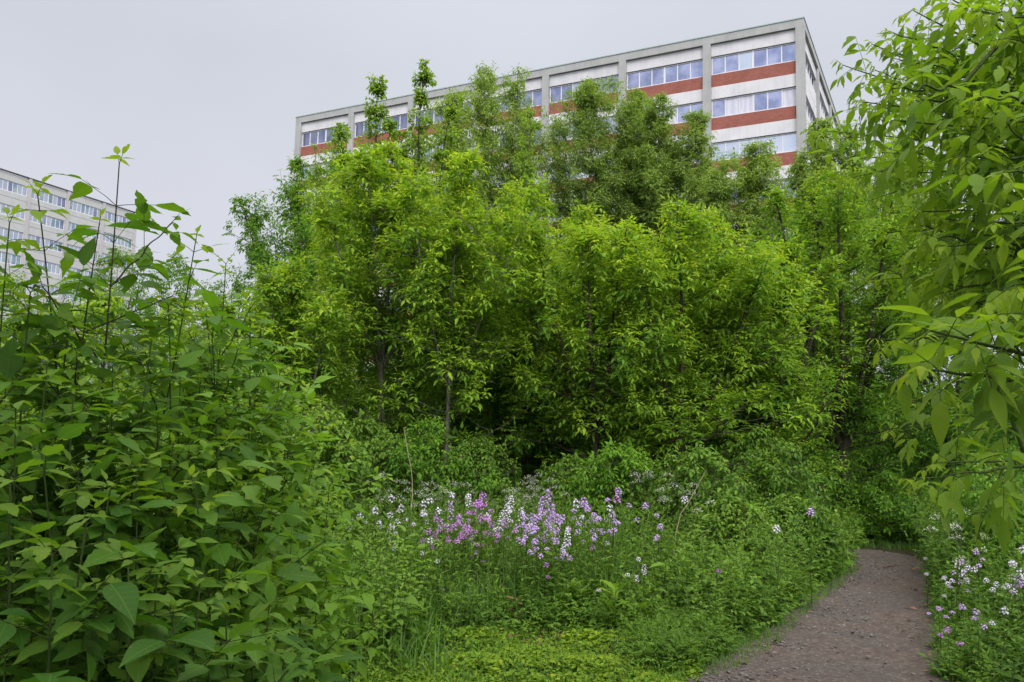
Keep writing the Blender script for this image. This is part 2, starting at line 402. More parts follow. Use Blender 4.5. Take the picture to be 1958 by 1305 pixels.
def bez(a, c, b, K):
    u = np.linspace(0, 1, K)[None, :, None]
    return a[:, None] * (1 - u) ** 2 + 2 * c[:, None] * u * (1 - u) + b[:, None] * u ** 2

# ------------------------------------------------------------------ trees and shrubs
def make_tree(name, label, cat, base, H, prof, seed, leafmat, bark=BARK, z0=.25, fork=.35, leaders=2, tips=420, limbs=26,
              leaf=.075, pairs=2, wl=.40, spacing=.075, twig=.7, droop=.5, youngamt=.7, r0=.06, gaps=.15, template='mid',
              lean=(0, 0), surf=.55, group=None, tubes_k=1.0, spires=None, tint0=.5, leader_spread=.5, nodes=(4, 7), trunk_name='trunk', thin=.0, upright=0, hangz=.18, plumes=0, openfront=0.0, plume_r=.48, plume_e=.6):
    """prof: list of (height fraction, radius) of the crown; z0 crown bottom fraction"""
    rng = np.random.default_rng(seed)
    root = thing(name, label, cat, (base[0], base[1], 0), 0, group)
    TB, LV = Tubes(), Leaves()
    ph, pr = zip(*prof)
    nk = rng.normal(0, 1, (6, 3)) * 1.6 / max(pr); nph = rng.uniform(0, 6, 6)
    nz = lambda p: np.sin(p @ nk.T + nph).mean(-1)
    azn = rng.uniform(0, 6, 4)
    def crad(fr, az): return np.interp(fr, ph, pr) * (1 + .16 * np.sin(2 * az + azn[0]) + .14 * np.sin(3 * az + azn[1] + fr * 5) + .10 * np.sin(5 * az + azn[2] + fr * 9))
    plist = None
    if plumes:
        leaders = plumes; plist = []
        for j in range(plumes):
            for _ in range(30):
                q = rng.uniform(-1, 1, 2) * [.86, .70]
                if np.hypot(*q) < 1 and all(np.hypot(*(q - p_[0])) > 1.1 / math.sqrt(plumes) for p_ in plist): break
            if j == 0: q = q * .25
            plist.append((q, (1 if j == 0 else rng.uniform(.88, 1.0)) - .15 * float(np.hypot(*q)) ** 2))
    # leaders
    SK, SR = [], []
    K = 16; hf = H * fork
    rmax = max(pr)
    kk = int(np.argmax(pr)); PR2, PH2 = list(pr[kk:]), list(ph[kk:])
    for j in range(leaders):
        a = 2 * PI * j / leaders + rng.uniform(-.5, .5)
        if plist: off = plist[j][0] * rmax; zt = H * (z0 + (1 - z0) * plist[j][1])
        elif spires: off = np.array([spires[j % len(spires)][0], rng.normal(0, .3 * rmax)]); zt = H * spires[j % len(spires)][1]
        else: off = np.array([math.cos(a), math.sin(a)]) * rmax * leader_spread * (0 if leaders == 1 else rng.uniform(.6, 1.1)); zt = H * .985 if leaders == 1 else H * (z0 + (1 - z0) * min(.97, float(np.interp(-np.hypot(*off) * 1.1, [-v for v in PR2], PH2)))) * rng.uniform(.92, .99)
        zs = np.linspace(0 if j == 0 else hf * .97, zt, K)
        g = np.clip((zs - hf) / max(zt - hf, .01), 0, 1)
        lx = lean[0] * zs / H; ly = lean[1] * zs / H
        w = .035 * H / 6 * np.clip(zs / .8, 0, 1)
        pts = np.stack([off[0] * g ** .85 + lx + w * np.sin(zs * 1.3 + azn[0]), off[1] * g ** .85 + ly + w * np.sin(zs * 1.7 + azn[3]), zs], 1)
        rad = r0 * (1 if j == 0 else .75) * (1 - .90 * np.clip((zs / zt), 0, 1) ** .8); rad = np.maximum(rad, .004)
        TB.add(pts, rad, 7); SK.append(pts); SR.append(rad)
    skp = np.concatenate([np.stack([np.interp(np.linspace(0, K - 1, 50), np.arange(K), p[:, i]) for i in range(3)], 1) for p in SK])
    skr = np.concatenate([np.interp(np.linspace(0, K - 1, 50), np.arange(K), r) for r in SR])
    ok = skp[:, 2] > H * z0 * .7; skp, skr = skp[ok], skr[ok]
    # tips
    def sample(n, s):
        out = []
        while len(out) < n:
            m_ = n * 3
            fr = rng.uniform(0, 1, m_); az = rng.uniform(0, 2 * PI, m_); u = rng.uniform(0, 1, m_) ** s
            keep = rng.uniform(0, 1, m_) < (np.interp(fr, ph, pr) / rmax + .12) * (1 - thin * (1 - np.clip(fr * 1.35, 0, 1) ** 1.5))
            r = crad(fr, az) * u * rng.uniform(.86, 1.16, m_)
            zz = H * (z0 + (1 - z0) * fr)
            p = np.stack([r * np.cos(az) + lean[0] * zz / H, r * np.sin(az) + lean[1] * zz / H, zz], 1)
            force = np.zeros(m_, bool)
            if spires or plist:
                js = rng.integers(0, leaders, m_); on = rng.uniform(size=m_) < .62
                zs_ = hf + (np.array([SK[q][-1, 2] for q in js]) - hf) * rng.uniform(.05, 1, m_) ** .8
                cx = np.array([[np.interp(z_, SK[q][:, 2], SK[q][:, 0]), np.interp(z_, SK[q][:, 2], SK[q][:, 1])] for q, z_ in zip(js, zs_)])
                if spires: zs_ = np.where(zs_ < H * .985, np.round(zs_ / .62 + js * .37) * .62 - js * .37 * .62 + rng.normal(0, .09, m_), zs_)
                gq = (zs_ - hf) / np.array([SK[q][-1, 2] - hf for q in js])
                gq = np.clip(gq, 0, 1)
                rs = rmax * ((.46 * (1 - gq) ** .8 + .11) * (1 + .35 * np.sin(az * 2 + zs_ * 3)) if spires else (plume_r * (1 - gq) ** plume_e + .06)) * rng.uniform(.2, 1, m_) * (1 + .5 * np.sin(zs_ * 7 + js * 2))
                q2 = np.stack([cx[:, 0] + rs * np.cos(az), cx[:, 1] + rs * np.sin(az), zs_], 1)
                p = np.where(on[:, None], q2, p); keep = keep | on; force = on if spires else on & (gq > .82)
            if openfront: keep &= ~((p[:, 1] < -.12 * rmax) & (p[:, 2] < H * (z0 + (1 - z0) * .66)) & (rng.uniform(size=m_) < openfront))
            keep &= (nz(p) > -gaps * 2.2 + rng.normal(0, .12, m_)) | force
            out += list(p[keep])
        return np.array(out[:n])
    def attach(P, sk, k_up=.55):
        d = P[:, None] - sk[None]; hd = np.hypot(d[..., 0], d[..., 1]); dist = np.linalg.norm(d, axis=-1)
        cost = dist + 2.2 * np.maximum(0, -(d[..., 2] - k_up * hd))
        return cost.argmin(1)
    if limbs:
        LP = sample(limbs, .8); i = attach(LP, skp); a = skp[i]
        c = a + (LP - a) * np.array([.62, .62, .30]); pl = bez(a, c, LP, 9)
        pl[:, 1:-1] += rng.normal(0, .025 * rmax / 1.5, (limbs, 7, 3))
        ln = np.linalg.norm(LP - a, axis=1)
        r_a = np.minimum(skr[i] * .62, .010 + .012 * ln)
        TB.add(pl, r_a[:, None] * np.linspace(1, .3, 9)[None], 5)
        s2 = pl[:, 2:].reshape(-1, 3)
        skp = np.concatenate([skp, s2])
    TP = sample(tips, surf)
    if upright:
        hi = np.where(TP[:, 2] > H * (z0 + (1 - z0) * .62))[0]; hi = rng.choice(hi, min(upright, len(hi)), False); TP[hi] += np.stack([rng.normal(0, .12, len(hi)), rng.normal(0, .12, len(hi)), rng.uniform(.1, .55, len(hi)) * H / 6.5], 1)
    i = attach(TP, skp, .35); a = skp[i]
    far = np.linalg.norm(TP - a, axis=1)
    c = a + (TP - a) * np.array([.65, .65, .25]) + rng.normal(0, .05, (tips, 3)); KT = 7
    pl = bez(a, c, TP, KT)
    TB.add(pl, np.clip(.0028 + .004 * far, .002, .010)[:, None] * np.linspace(1, .35, KT)[None] * tubes_k, 4)
    # leaves along the outer part of each twig
    twl = np.minimum(far, twig); nn_ = np.clip((twl / spacing).astype(int), *nodes); NM = nodes[1]
    shoot_t = rng.normal(0, .22, tips)
    for k in range(NM):
        ok = k < nn_
        if not ok.any(): continue
        frac = 1 - (k * spacing) / np.maximum(far, spacing * NM * .9); frac = np.clip(frac[ok], .05, 1)
        p = pl[ok]; x = frac * (KT - 1); lo = np.clip(x.astype(int), 0, KT - 2); fr = (x - lo)[:, None]
        rr = np.arange(len(p)); pos = p[rr, lo] * (1 - fr) + p[rr, lo + 1] * fr; tan = norm(p[rr, lo + 1] - p[rr, lo])
        e1 = norm(np.cross(tan, rng.normal(0, 1, tan.shape))); 
        hfr = np.clip((pos[:, 2] / H - z0) / (1 - z0), 0, 1)
        yg = youngamt * np.clip(1 - k / 2.6, 0, 1) * (.25 + .75 * hfr ** 1.3) * rng.uniform(.3, 1.1, len(p))
        sz = leaf * (1 if k > 1 else (.62 if k == 0 else .82)) * rng.uniform(.8, 1.15, len(p))
        for sg in (-1, 1):
            R = norm(e1 * sg * .85 + tan * (.75 if k == 0 else .45) - Z * rng.normal(hangz, .16, (len(p), 1)))
            compound(rng, LV, pos, R, sz, yg, pairs if k else max(pairs - 1, 0), droop, wl, tint0 + shoot_t[ok] + .18 * (hfr - .5))
    TB.build(trunk_name, bark, root)
    tm = {'mid': T_MID, 'tiny': T_TINY, 'near': T_NEAR, 'lance': T_LANCE}[template]
    LV.build('crown', tm, leafmat, root)
    return root

# ------------------------------------------------------------------ buildings
def window_bay(parent, x0, x1, y, z0, z1, n, glassmats, frame_mat, rng, axis='x', depth=.1):
    """a band of n panes between x0 and x1 on the plane y (axis x) or on the plane x=y (axis y)"""
    fr, gl = Boxes(), Boxes()
    def bx(B, a0, a1, d0, d1, c0, c1, m=0):
        if axis == 'x': B.box(a0, a1, y + d0, y + d1, c0, c1, m)
        else: B.box(y - d1, y - d0, a0, a1, c0, c1, m)
    fw = .07
    bx(fr, x0, x1, 0, depth, z0, z0 + fw * 1.5); bx(fr, x0, x1, 0, depth, z1 - fw, z1)
    zs0, zs1 = z0 + fw * 1.5, z1 - fw
    st = (x1 - x0) / n
    for i in range(n + 1):
        w = .15 if (i == n // 2) else .085
        c = x0 + i * st
        a0, a1 = max(x0, c - w / 2 - (.02 if i == 0 else 0)), min(x1, c + w / 2)
        if i in (0, n): w = .09; a0, a1 = (x0, x0 + w) if i == 0 else (x1 - w, x1)
        bx(fr, a0, a1, .012, depth - .012, zs0, zs1)
    f = fr.obj('window', [frame_mat], parent)
    for i in range(n):
        m = int(rng.choice(len(glassmats[1]), p=glassmats[1]))
        bx(gl, x0 + i * st + .03, x0 + (i + 1) * st - .03, .055, .07, zs0 - .01, zs1 + .01, m)
    gl.obj('glass', glassmats[0], f)
    return f

def main_building():
    yaw, X, Y, bay, Zr, side = .4796, 21.28, 59.65, 7.008, 32.92, 8.51
    nb, ns, F = 7, 3, 3.5
    b = thing('office_building', 'tall white and red brick office block with grey concrete columns rising behind the trees', 'building', (X, Y, 0), -yaw)
    rng = np.random.default_rng(4)
    xl = -nb * bay
    Boxes().box(xl - .2, -.5, .5, ns * side - .5, 0, Zr - .3).obj('wall', [WHITE], b)
    for k in range(nb + 1):
        c = -k * bay if k else 0
        x0, x1 = (c - .62, c) if k < nb else (c - .35, c + .33)
        Boxes().box(x0, x1, 0, .62, 0, Zr - .62).obj('column', [CONC], b)
    for k in range(1, ns + 1):
        y1 = k * side; Boxes().box(-.62, -.002, y1 - .6, y1, 0, Zr - .62).obj('column', [CONC], b)
    Boxes().box(xl - .353, .003, -.003, .75, Zr - .62, Zr).obj('roof_beam', [CONC], b)
    Boxes().box(-.75, .001, .753, ns * side, Zr - .62, Zr - .003).obj('roof_beam', [CONC], b)
    fl = Boxes(); fl.box(xl - .40, .05, -.05, .10, Zr + .002, Zr + .09); fl.box(-.10, .05, .102, ns * side + .05, Zr + .002, Zr + .09); fl.obj('roof_flashing', [FLASH], b)
    ft = Zr - .62
    for f in range(9):
        zt = ft - f * F
        zw1, zw0, zb0 = zt - .98, zt - 2.50, zt - F
        if f == 0: zt -= .001
        # white spandrel above the glass, brick apron below it
        sp = Boxes(); br = Boxes()
        for k in range(nb):
            x1 = -k * bay - (.62 if k == 0 else .62); x0 = -(k + 1) * bay + (.33 if k == nb - 1 else .0)
            sp.box(x0, x1, .22, .499, zw1, zt - (.0 if f else .03)); br.box(x0, x1, .225, .498, zb0, zw0)
        sp.obj('white_spandrel', [WHITE], b); br.obj('brick_apron', [BRICK], b)
        if zw0 < 2: continue
        for k in range(nb):
            x1 = -k * bay - .62; x0 = -(k + 1) * bay + (.33 if k == nb - 1 else .0)
            pal = {0: [.97, .02, 0, .01], 1: [.50, .10, .40, 0], 2: [.05, .90, .05, 0]}.get(f, [.55, .25, .2, 0])
            if k > 1 and f > 0: pal = [.5, .35, .12, .03]
            window_bay(b, x0, x1, .33, zw0, zw1 - .04, 6, ([GLASS, GLASS_PALE, CURTAIN, DARK], pal), FRAME, rng)
        for k in range(ns):
            y0 = (0 if k == 0 else k * side) + (.62 if k == 0 else 0); y1 = (k + 1) * side - .6
            if f < 8: window_bay(b, y0, y1, -.36, zw0 + .2, zw1, 6, ([GLASS, GLASS_PALE, CURTAIN, DARK], [.6, .2, .15, .05]), FRAME, rng, axis='y')
    # side panels between the window strips
    sp = Boxes()
    for f in range(9):
        zt = ft - f * F
        for k in range(ns):
            y0 = .62 if k == 0 else k * side; y1 = (k + 1) * side - .6
            sp.box(-.499, -.2, y0, y1, zt - .98, zt - .03)
            sp.box(-.499, -.2, y0, y1, zt - F, zt - 2.32) if f < 8 else None
    sp.obj('side_panel', [WHITE], b)
    lamp = Boxes(); xk = -2 * bay + .45; zb = ft - 3.1
    lamp.box(xk, xk + .5, -.10, .224, zb, zb + .22); lamp.box(xk + .05, xk + .45, -.28, -.101, zb + .05, zb + .17); lamp.obj('floodlight', [DARK], b)
    return b

def left_building():
    yaw, X, Y, bay, Zr, F = 1.2008, -66.55, 144.53, 6.94, 38.38, 3.6
    nb = 6
    b = thing('office_building', 'distant beige concrete office block with rows of windows beyond the saplings', 'building', (X, Y, 0), yaw)
    rng = np.random.default_rng(9)
    xl = -nb * bay
    Boxes().box(xl, -.1, .4, 24, 0, Zr - .4).obj('wall', [CONC2], b)
    for k in range(nb + 1):
        c = -k * bay
        Boxes().box(c - .55, c, 0, .55, 0, Zr).obj('column', [CONC3], b)
    for f in range(9):
        zt = Zr - .15 - f * F
        sp = Boxes(); ln = Boxes()
        for k in range(nb):
            x0, x1 = -(k + 1) * bay, -k * bay - .55
            sp.box(x0, x1, .18, .399, zt - 1.15, zt); sp.box(x0, x1, .18, .399, zt - F + .05, zt - 2.75)
            ln.box(x0, x1, .22, .398, zt - F, zt - F + .05)
        sp.obj('concrete_spandrel', [CONC2], b); ln.obj('dark_joint', [LINE], b)  # joint is a dark grey strip along the foot of each floor
        for k in range(nb):
            x0, x1 = -(k + 1) * bay, -k * bay - .55
            if zt - 2.75 > 1: window_bay(b, x0, x1, .26, zt - 2.75, zt - 1.15, 8, ([GLASS_TEAL, GLASS_PALE, GLASS], [.35, .55, .1]), FRAME, rng, depth=.12)
    cp = Boxes()
    cp.box(xl - .6, .05, -.06, .5, Zr + .002, Zr + .10); cp.obj('roof_coping', [LINE], b)
    return b
main_building(); left_building()

# ------------------------------------------------------------------ ground and path
def grid_sheet(name, xs, ys, zf, mat, kind='structure'):
    X, Y = np.meshgrid(xs, ys); V = np.stack([X, Y, zf(X, Y)], -1).reshape(-1, 3)
    nx, ny = len(xs), len(ys)
    i, j = np.meshgrid(np.arange(nx - 1), np.arange(ny - 1)); a = (j * nx + i).ravel()
    F = np.stack([a, a + 1, a + nx + 1, a + nx], 1)
    o = mesh_from(name, V, np.full(len(F), 4), F.ravel(), mat, smooth=True); tag(o, kind=kind); return o
xs = np.concatenate([[-900, -400, -150, -60, -25], np.linspace(-12, 12, 49), [25, 60, 150, 400, 900]])
ys = np.concatenate([[-300, -60, -15], np.linspace(-5, 20, 51), [28, 45, 80, 150, 300, 600, 1200]])
grid_sheet('ground', xs, ys, lambda X, Y: -.03 + .02 * np.sin(X * 1.3) * np.sin(Y * .9 + 1), SOIL)

EL = [(1330, 1305), (1395, 1262), (1470, 1218), (1530, 1160), (1575, 1128), (1622, 1102), (1634, 1086), (1628, 1076), (1600, 1071), (1540, 1068), (1440, 1064)]
ER = [(1795, 1305), (1790, 1262), (1788, 1218), (1785, 1160), (1780, 1128), (1774, 1100), (1768, 1080), (1750, 1066), (1705, 1057), (1630, 1052), (1500, 1048)]
ELg = [np.array((-.9, -3.0)), np.array((-.25, 1.5)), np.array((.55, 4.2))] + [ground_at(*p) for p in EL]
ERg = [np.array((.9, -3.0)), np.array((1.7, 1.5)), np.array((2.4, 4.2))] + [ground_at(*p) for p in ER]
ELg, ERg = np.array(ELg), np.array(ERg)
def resamp(P, n):
    d = np.concatenate([[0], np.cumsum(np.linalg.norm(np.diff(P, axis=0), axis=1))]); u = np.linspace(0, d[-1], n)
    return np.stack([np.interp(u, d, P[:, 0]), np.interp(u, d, P[:, 1])], 1)
def resamp2(A, B, n):                              # both edges at the same parameter
    d = np.concatenate([[0], np.cumsum(np.linalg.norm(np.diff((A + B) / 2, axis=0), axis=1))]); u = np.linspace(0, d[-1], n)
    f = lambda P: np.stack([np.interp(u, d, P[:, 0]), np.interp(u, d, P[:, 1])], 1)
    return f(A), f(B)
rg = np.random.default_rng(2)
pa, pb = resamp2(ELg, ERg, 260)
ker = np.ones(9) / 9
sm = lambda P: np.stack([np.convolve(np.pad(P[:, i], 4, 'edge'), ker, 'valid') for i in range(2)], 1)
pa, pb = sm(pa), sm(pb)
NWD = 41
tt = np.linspace(-.13, 1.13, NWD)
Pp = pa[:, None] * (1 - tt)[None, :, None] + pb[:, None] * tt[None, :, None]
zz = .012 + .012 * np.sin(Pp[..., 0] * 5.1 + 2 * np.sin(Pp[..., 1] * 1.7)) * np.sin(Pp[..., 1] * 4.3) + rg.normal(0, .0035, Pp.shape[:2])
zz += .02 * np.abs(tt - .5)[None] - .09 * np.clip(np.abs(tt - .5) - .52, 0, 1)[None] / .11 * .6
V = np.concatenate([Pp, zz[..., None]], 2).reshape(-1, 3)
i, j = np.meshgrid(np.arange(NWD - 1), np.arange(259)); a = (j * NWD + i).ravel()
Fq = np.stack([a, a + 1, a + NWD + 1, a + NWD], 1)
tag(mesh_from('path', V, np.full(len(Fq), 4), Fq.ravel(), EARTH, smooth=True), kind='structure')

def in_poly(P, poly):
    x, y = P[:, 0], P[:, 1]; c = np.zeros(len(P), bool); n = len(poly)
    for k in range(n):
        (x1, y1), (x2, y2) = poly[k], poly[(k + 1) % n]
        c ^= ((y1 > y) != (y2 > y)) & (x < (x2 - x1) * (y - y1) / (y2 - y1 + 1e-12) + x1)
    return c
PATH_POLY = np.concatenate([pa, pb[::-1]])
def scatter(rng, poly, n, keep_off=True):
    poly = np.array(poly); lo, hi = poly.min(0), poly.max(0); out = np.zeros((0, 2))
    while len(out) < n:
        p = rng.uniform(lo, hi, (n * 3, 2)); p = p[in_poly(p, poly)]
        if keep_off: p = p[~in_poly(p, PATH_POLY)]
        out = np.concatenate([out, p])
    return out[:n]

# grit and stones on the path
def blobs(name, pos, rad, flat, tint, mat, rng):
    ico = np.array([(0, 0, 1), (.894, 0, .447), (.276, .851, .447), (-.724, .526, .447), (-.724, -.526, .447), (.276, -.851, .447),
                    (.724, .526, -.447), (-.276, .851, -.447), (-.894, 0, -.447), (-.276, -.851, -.447), (.724, -.526, -.447), (0, 0, -1)])
    fc = np.array([(0, 1, 2), (0, 2, 3), (0, 3, 4), (0, 4, 5), (0, 5, 1), (1, 6, 2), (2, 7, 3), (3, 8, 4), (4, 9, 5), (5, 10, 1), (2, 6, 7), (3, 7, 8), (4, 8, 9), (5, 9, 10), (1, 10, 6), (6, 11, 7), (7, 11, 8), (8, 11, 9), (9, 11, 10), (10, 11, 6)])
    n = len(pos); an = rng.uniform(0, 2 * PI, n)
    v = ico[None] * rng.uniform(.7, 1.3, (n, 12, 1)) * np.stack([rng.uniform(.7, 1.4, n), np.ones(n), flat], 1)[:, None]
    x = v[..., 0] * np.cos(an)[:, None] - v[..., 1] * np.sin(an)[:, None]; y = v[..., 0] * np.sin(an)[:, None] + v[..., 1] * np.cos(an)[:, None]
    v = np.stack([x, y, v[..., 2]], -1) * rad[:, None, None] + pos[:, None]
    F = (fc[None] + 12 * np.arange(n)[:, None, None]).reshape(-1, 3)
    at4 = np.zeros((n, 12, 4)); at4[..., 0] = tint[:, None]
    return mesh_from(name, v.reshape(-1, 3), np.full(len(F), 3), F.ravel(), mat, None, at4.reshape(-1, 4))
n = 6500
u = rg.uniform(.34, .99, n) * 259; k = u.astype(int); 
t_ = np.where(rg.uniform(size=n) < .86, rg.beta(1.2, 4.4, n), rg.uniform(-.02, 1.02, n))
pp = Pp[k, np.clip(((t_ + .13) / 1.26 * (NWD - 1)).astype(int), 0, NWD - 1)] + rg.normal(0, .02, (n, 2))
rad = np.clip(rg.lognormal(math.log(.0052), .5, n), .0025, .020)
zb = .016 + .02 * np.abs(t_ - .5)
tag(blobs('gravel', np.concatenate([pp, (zb + rad * .12)[:, None]], 1), rad, rg.uniform(.4, .75, n), rg.beta(1.6, 2.2, n), STONE, rg), kind='stuff')
# dead leaves and a few yellow ones on the ground
LV = Leaves()
n = 420; q1 = scatter(rg, [ground_at(*p) for p in ((930, 1215), (1060, 1195), (1330, 1215), (1340, 1250), (1180, 1255), (960, 1232))], 260)
u = rg.uniform(.34, .97, 160); k = (u * 259).astype(int); q2 = Pp[k, np.where(rg.uniform(size=160) < .7, 35, 8)] + rg.normal(0, .12, (160, 2))
q = np.concatenate([q1, q2]); an = rg.uniform(0, 2 * PI, n)
LV.add(np.concatenate([q, np.full((n, 1), .028)], 1), np.stack([np.cos(an), np.sin(an), rg.normal(.1, .2, n)], 1), Z + rg.normal(0, .3, (n, 3)), rg.uniform(.02, .07, n), rg.uniform(.012, .028, n), rg.uniform(-.8, .8, n), .3, rg.beta(2, 2, n))
tag(LV.build('leaf_litter', T_LANCE, DEAD), kind='stuff')

# ------------------------------------------------------------------ trees
EGG = [(0, .35), (.15, .8), (.35, 1), (.6, .9), (.8, .6), (.93, .3), (1, .06)]
DOME = [(0, .55), (.2, .95), (.45, 1), (.7, .85), (.88, .55), (1, .12)]
SPIRE = [(0, .8), (.25, 1), (.5, .75), (.65, .45), (.75, .36), (.9, .30), (1, .08)]
def sc(prof, r): return [(a, b * r) for a, b in prof]
def tpx(xc, ytop, d):                              # ground position and height from the crown-top pixel at distance d
    p = at(xc, ytop, d); return (p[0], p[1]), p[2]
def tree(name, label, cat, xc, ytop, d, wpx, prof, seed, lm, trunk_dx=0, **kw):
    (x, y), H = tpx(xc, ytop, d); r = wpx / 2 / F_PX * d
    b = (x + trunk_dx / F_PX * d, y)
    kw.setdefault('lean', (x - b[0], 0))
    return make_tree(name, label, cat, b, H, sc(prof, r), seed, lm, **kw)
GB = 'bright green box elders standing in a row behind the flowers'
# row of bright box elders behind the flower bed
tree('box_elder_tree', 'tallest bright yellow-green box elder with a straight grey trunk left of the forked one', 'tree', 725, 282, 13.0, 400, DOME, 11, L_BRIGHT, 42, z0=.18, fork=.42, leaders=3, tips=765, limbs=34, leaf=0.117, r0=0.069, group=GB, tint0=.55, leader_spread=.55, thin=.6, upright=0, wl=.36, droop=.20, spacing=.085, hangz=-.05, plumes=7, openfront=.38)
tree('box_elder_tree', 'bright box elder whose grey trunk forks into a wide open V above the flowers', 'tree', 890, 300, 12.2, 380, DOME, 12, L_BRIGHT, -30, z0=.18, fork=.40, leaders=3, tips=669, limbs=34, leaf=0.114, r0=.046, group=GB, tint0=.55, leader_spread=.8, thin=.6, upright=0, wl=.36, droop=.20, spacing=.085, hangz=-.05, plumes=7, openfront=.38)
tree('box_elder_tree', 'shorter box elder with thin dark slanting stems below the building, right of the forked trunk', 'tree', 1135, 402, 12.4, 400, DOME, 13, L_BRIGHT, 10, bark=BARK_DARK, z0=.18, fork=.30, leaders=4, tips=709, limbs=30, leaf=0.114, r0=0.069, group=GB, tint0=.5, leader_spread=.7, thin=.6, upright=0, wl=.36, droop=.20, spacing=.085, hangz=-.05, plumes=7, openfront=.38)
tree('box_elder_tree', 'broad bright box elder with an orange-tipped top in front of the third window bay', 'tree', 1325, 400, 12.0, 470, DOME, 14, L_BRIGHT, -30, bark=BARK_DARK, z0=.18, fork=.28, leaders=4, tips=755, limbs=36, leaf=0.114, r0=0.069, group=GB, tint0=.5, leader_spread=.7, thin=.6, upright=0, wl=.36, droop=.20, spacing=.085, hangz=-.05, plumes=7, openfront=.38)
tree('box_elder_tree', 'dark green box elder with a ragged edge against the sky, left of the row', 'tree', 585, 300, 16.5, 300, [(0, .9), (.3, 1), (.55, .95), (.8, .7), (1, .2)], 15, L_DEEP, 10, bark=BARK_DARK, z0=.18, fork=.35, leaders=3, tips=955, limbs=32, leaf=0.088, r0=.07, tint0=.45, plumes=6)
tree('box_elder_tree', 'deep green spreading box elder with dark bent limbs left of the path bend', 'tree', 1600, 325, 14.5, 430, DOME, 16, L_BRIGHT, 0, bark=BARK_DARK, z0=.18, fork=.22, leaders=4, tips=1131, limbs=44, leaf=0.102, r0=0.125, tint0=.22, youngamt=.45, leader_spread=.8, thin=.6, upright=0, wl=.36, droop=.20, spacing=.085, hangz=-.05, plumes=7, openfront=.38)
tree('box_elder_tree', 'dim box elder filling the gap behind the end of the path', 'tree', 1800, 440, 15.5, 330, DOME, 17, L_DEEP, 0, bark=BARK_DARK, z0=.08, fork=.25, leaders=4, tips=875, limbs=36, leaf=0.080, r0=.08, tint0=.4, youngamt=.3)
tree('box_elder_tree', 'low leafy box elder left of the tallest tree, with arching feathery sprays', 'tree', 560, 505, 11.5, 270, DOME, 18, L_BRIGHT, 20, z0=.18, fork=.3, leaders=3, tips=515, limbs=28, leaf=0.111, r0=0.050, tint0=.42, youngamt=.55, thin=.6, upright=0, wl=.36, droop=.20, spacing=.085, hangz=-.05, plumes=7, openfront=.38)
tree('box_elder_tree', 'slim box elder filling the row between the forked tree and the dark-stemmed one', 'tree', 1010, 385, 14.5, 330, DOME, 19, L_BRIGHT, 5, bark=BARK_DARK, z0=.18, fork=.35, leaders=3, tips=651, limbs=26, leaf=0.114, r0=0.062, tint0=.45, thin=.6, upright=0, wl=.36, droop=.20, spacing=.085, hangz=-.05, plumes=7, openfront=.38)
tree('box_elder_tree', 'bushy box elder at the right end of the row, crown low over the verge', 'tree', 1470, 470, 13.2, 390, DOME, 20, L_BRIGHT, 0, bark=BARK_DARK, z0=.18, fork=.3, leaders=3, tips=813, limbs=28, leaf=0.109, r0=0.062, tint0=.38, youngamt=.5, thin=.6, upright=0, wl=.36, droop=.20, spacing=.085, hangz=-.05, plumes=7, openfront=.38)
# taller trees between the row and the building
tree('maple_tree', 'slender maple with two bare-gapped leading spires in front of the left windows', 'tree', 712, 132, 21, 230, [(0, 1), (.35, .95), (.45, .6), (.55, .2), (1, .0)], 31, L_MAPLE, 0, bark=BARK_DARK, z0=.30, fork=.45, leaders=3, spires=[(.2, .995), (-.75, .85), (.55, .86)], tips=468, limbs=30, leaf=0.105, pairs=1, wl=.72, spacing=.10, r0=.09, youngamt=.35, gaps=.05, droop=.4)
tree('maple_tree', 'slender maple whose single tall spire tops the roofline at the second pillar', 'tree', 812, 116, 22, 230, [(0, 1), (.35, .95), (.45, .6), (.55, .2), (1, .0)], 32, L_MAPLE, 0, bark=BARK_DARK, z0=.30, fork=.45, leaders=3, spires=[(0, .995), (.85, .93), (-.5, .8)], tips=462, limbs=30, leaf=0.105, pairs=1, wl=.72, spacing=.10, r0=.09, youngamt=.35, gaps=.05, droop=.4)
tree('ash_tree', 'feathery grey-green ash with many fine upright twigs reaching above the roof edge', 'tree', 940, 122, 27, 250, [(0, .8), (.3, .9), (.6, 1), (.78, .85), (.9, .5), (1, .12)], 33, L_DULL, 10, z0=.40, fork=.4, leaders=5, tips=1758, limbs=40, leaf=0.125, pairs=1, wl=.36, r0=.12, youngamt=.15, gaps=.28, leader_spread=.7, tubes_k=.6, plumes=4, plume_r=.66, plume_e=.42)
tree('maple_tree', 'narrow maple with clumped leaves left of the rounded elm', 'tree', 1015, 196, 23, 190, SPIRE, 34, L_MAPLE, 0, bark=BARK_DARK, z0=.30, fork=.45, leaders=3, tips=469, limbs=28, leaf=0.100, pairs=1, wl=.7, spacing=.10, r0=.09, youngamt=.3, gaps=.05, tint0=.42)
tree('elm_tree', 'rounded dull green elm with a dense top covering the middle window bays', 'tree', 1150, 150, 27, 265, [(0, .75), (.25, .9), (.5, 1), (.75, .9), (.9, .6), (1, .2)], 35, L_DULL, 10, z0=.40, fork=.3, leaders=4, tips=2886, limbs=44, leaf=0.094, pairs=2, wl=.42, r0=.14, youngamt=.15, tint0=.35, gaps=.28, tubes_k=.6, plumes=4, plume_r=.66, plume_e=.42)
tree('elm_tree', 'dull green elm with a bushy top just right of the rounded elm', 'tree', 1225, 176, 27.5, 235, EGG, 36, L_DULL, 20, z0=.40, fork=.3, leaders=3, tips=2781, limbs=40, leaf=0.090, pairs=2, wl=.42, r0=.13, youngamt=.15, tint0=.38, gaps=.28, tubes_k=.6, plumes=4, plume_r=.66, plume_e=.42)
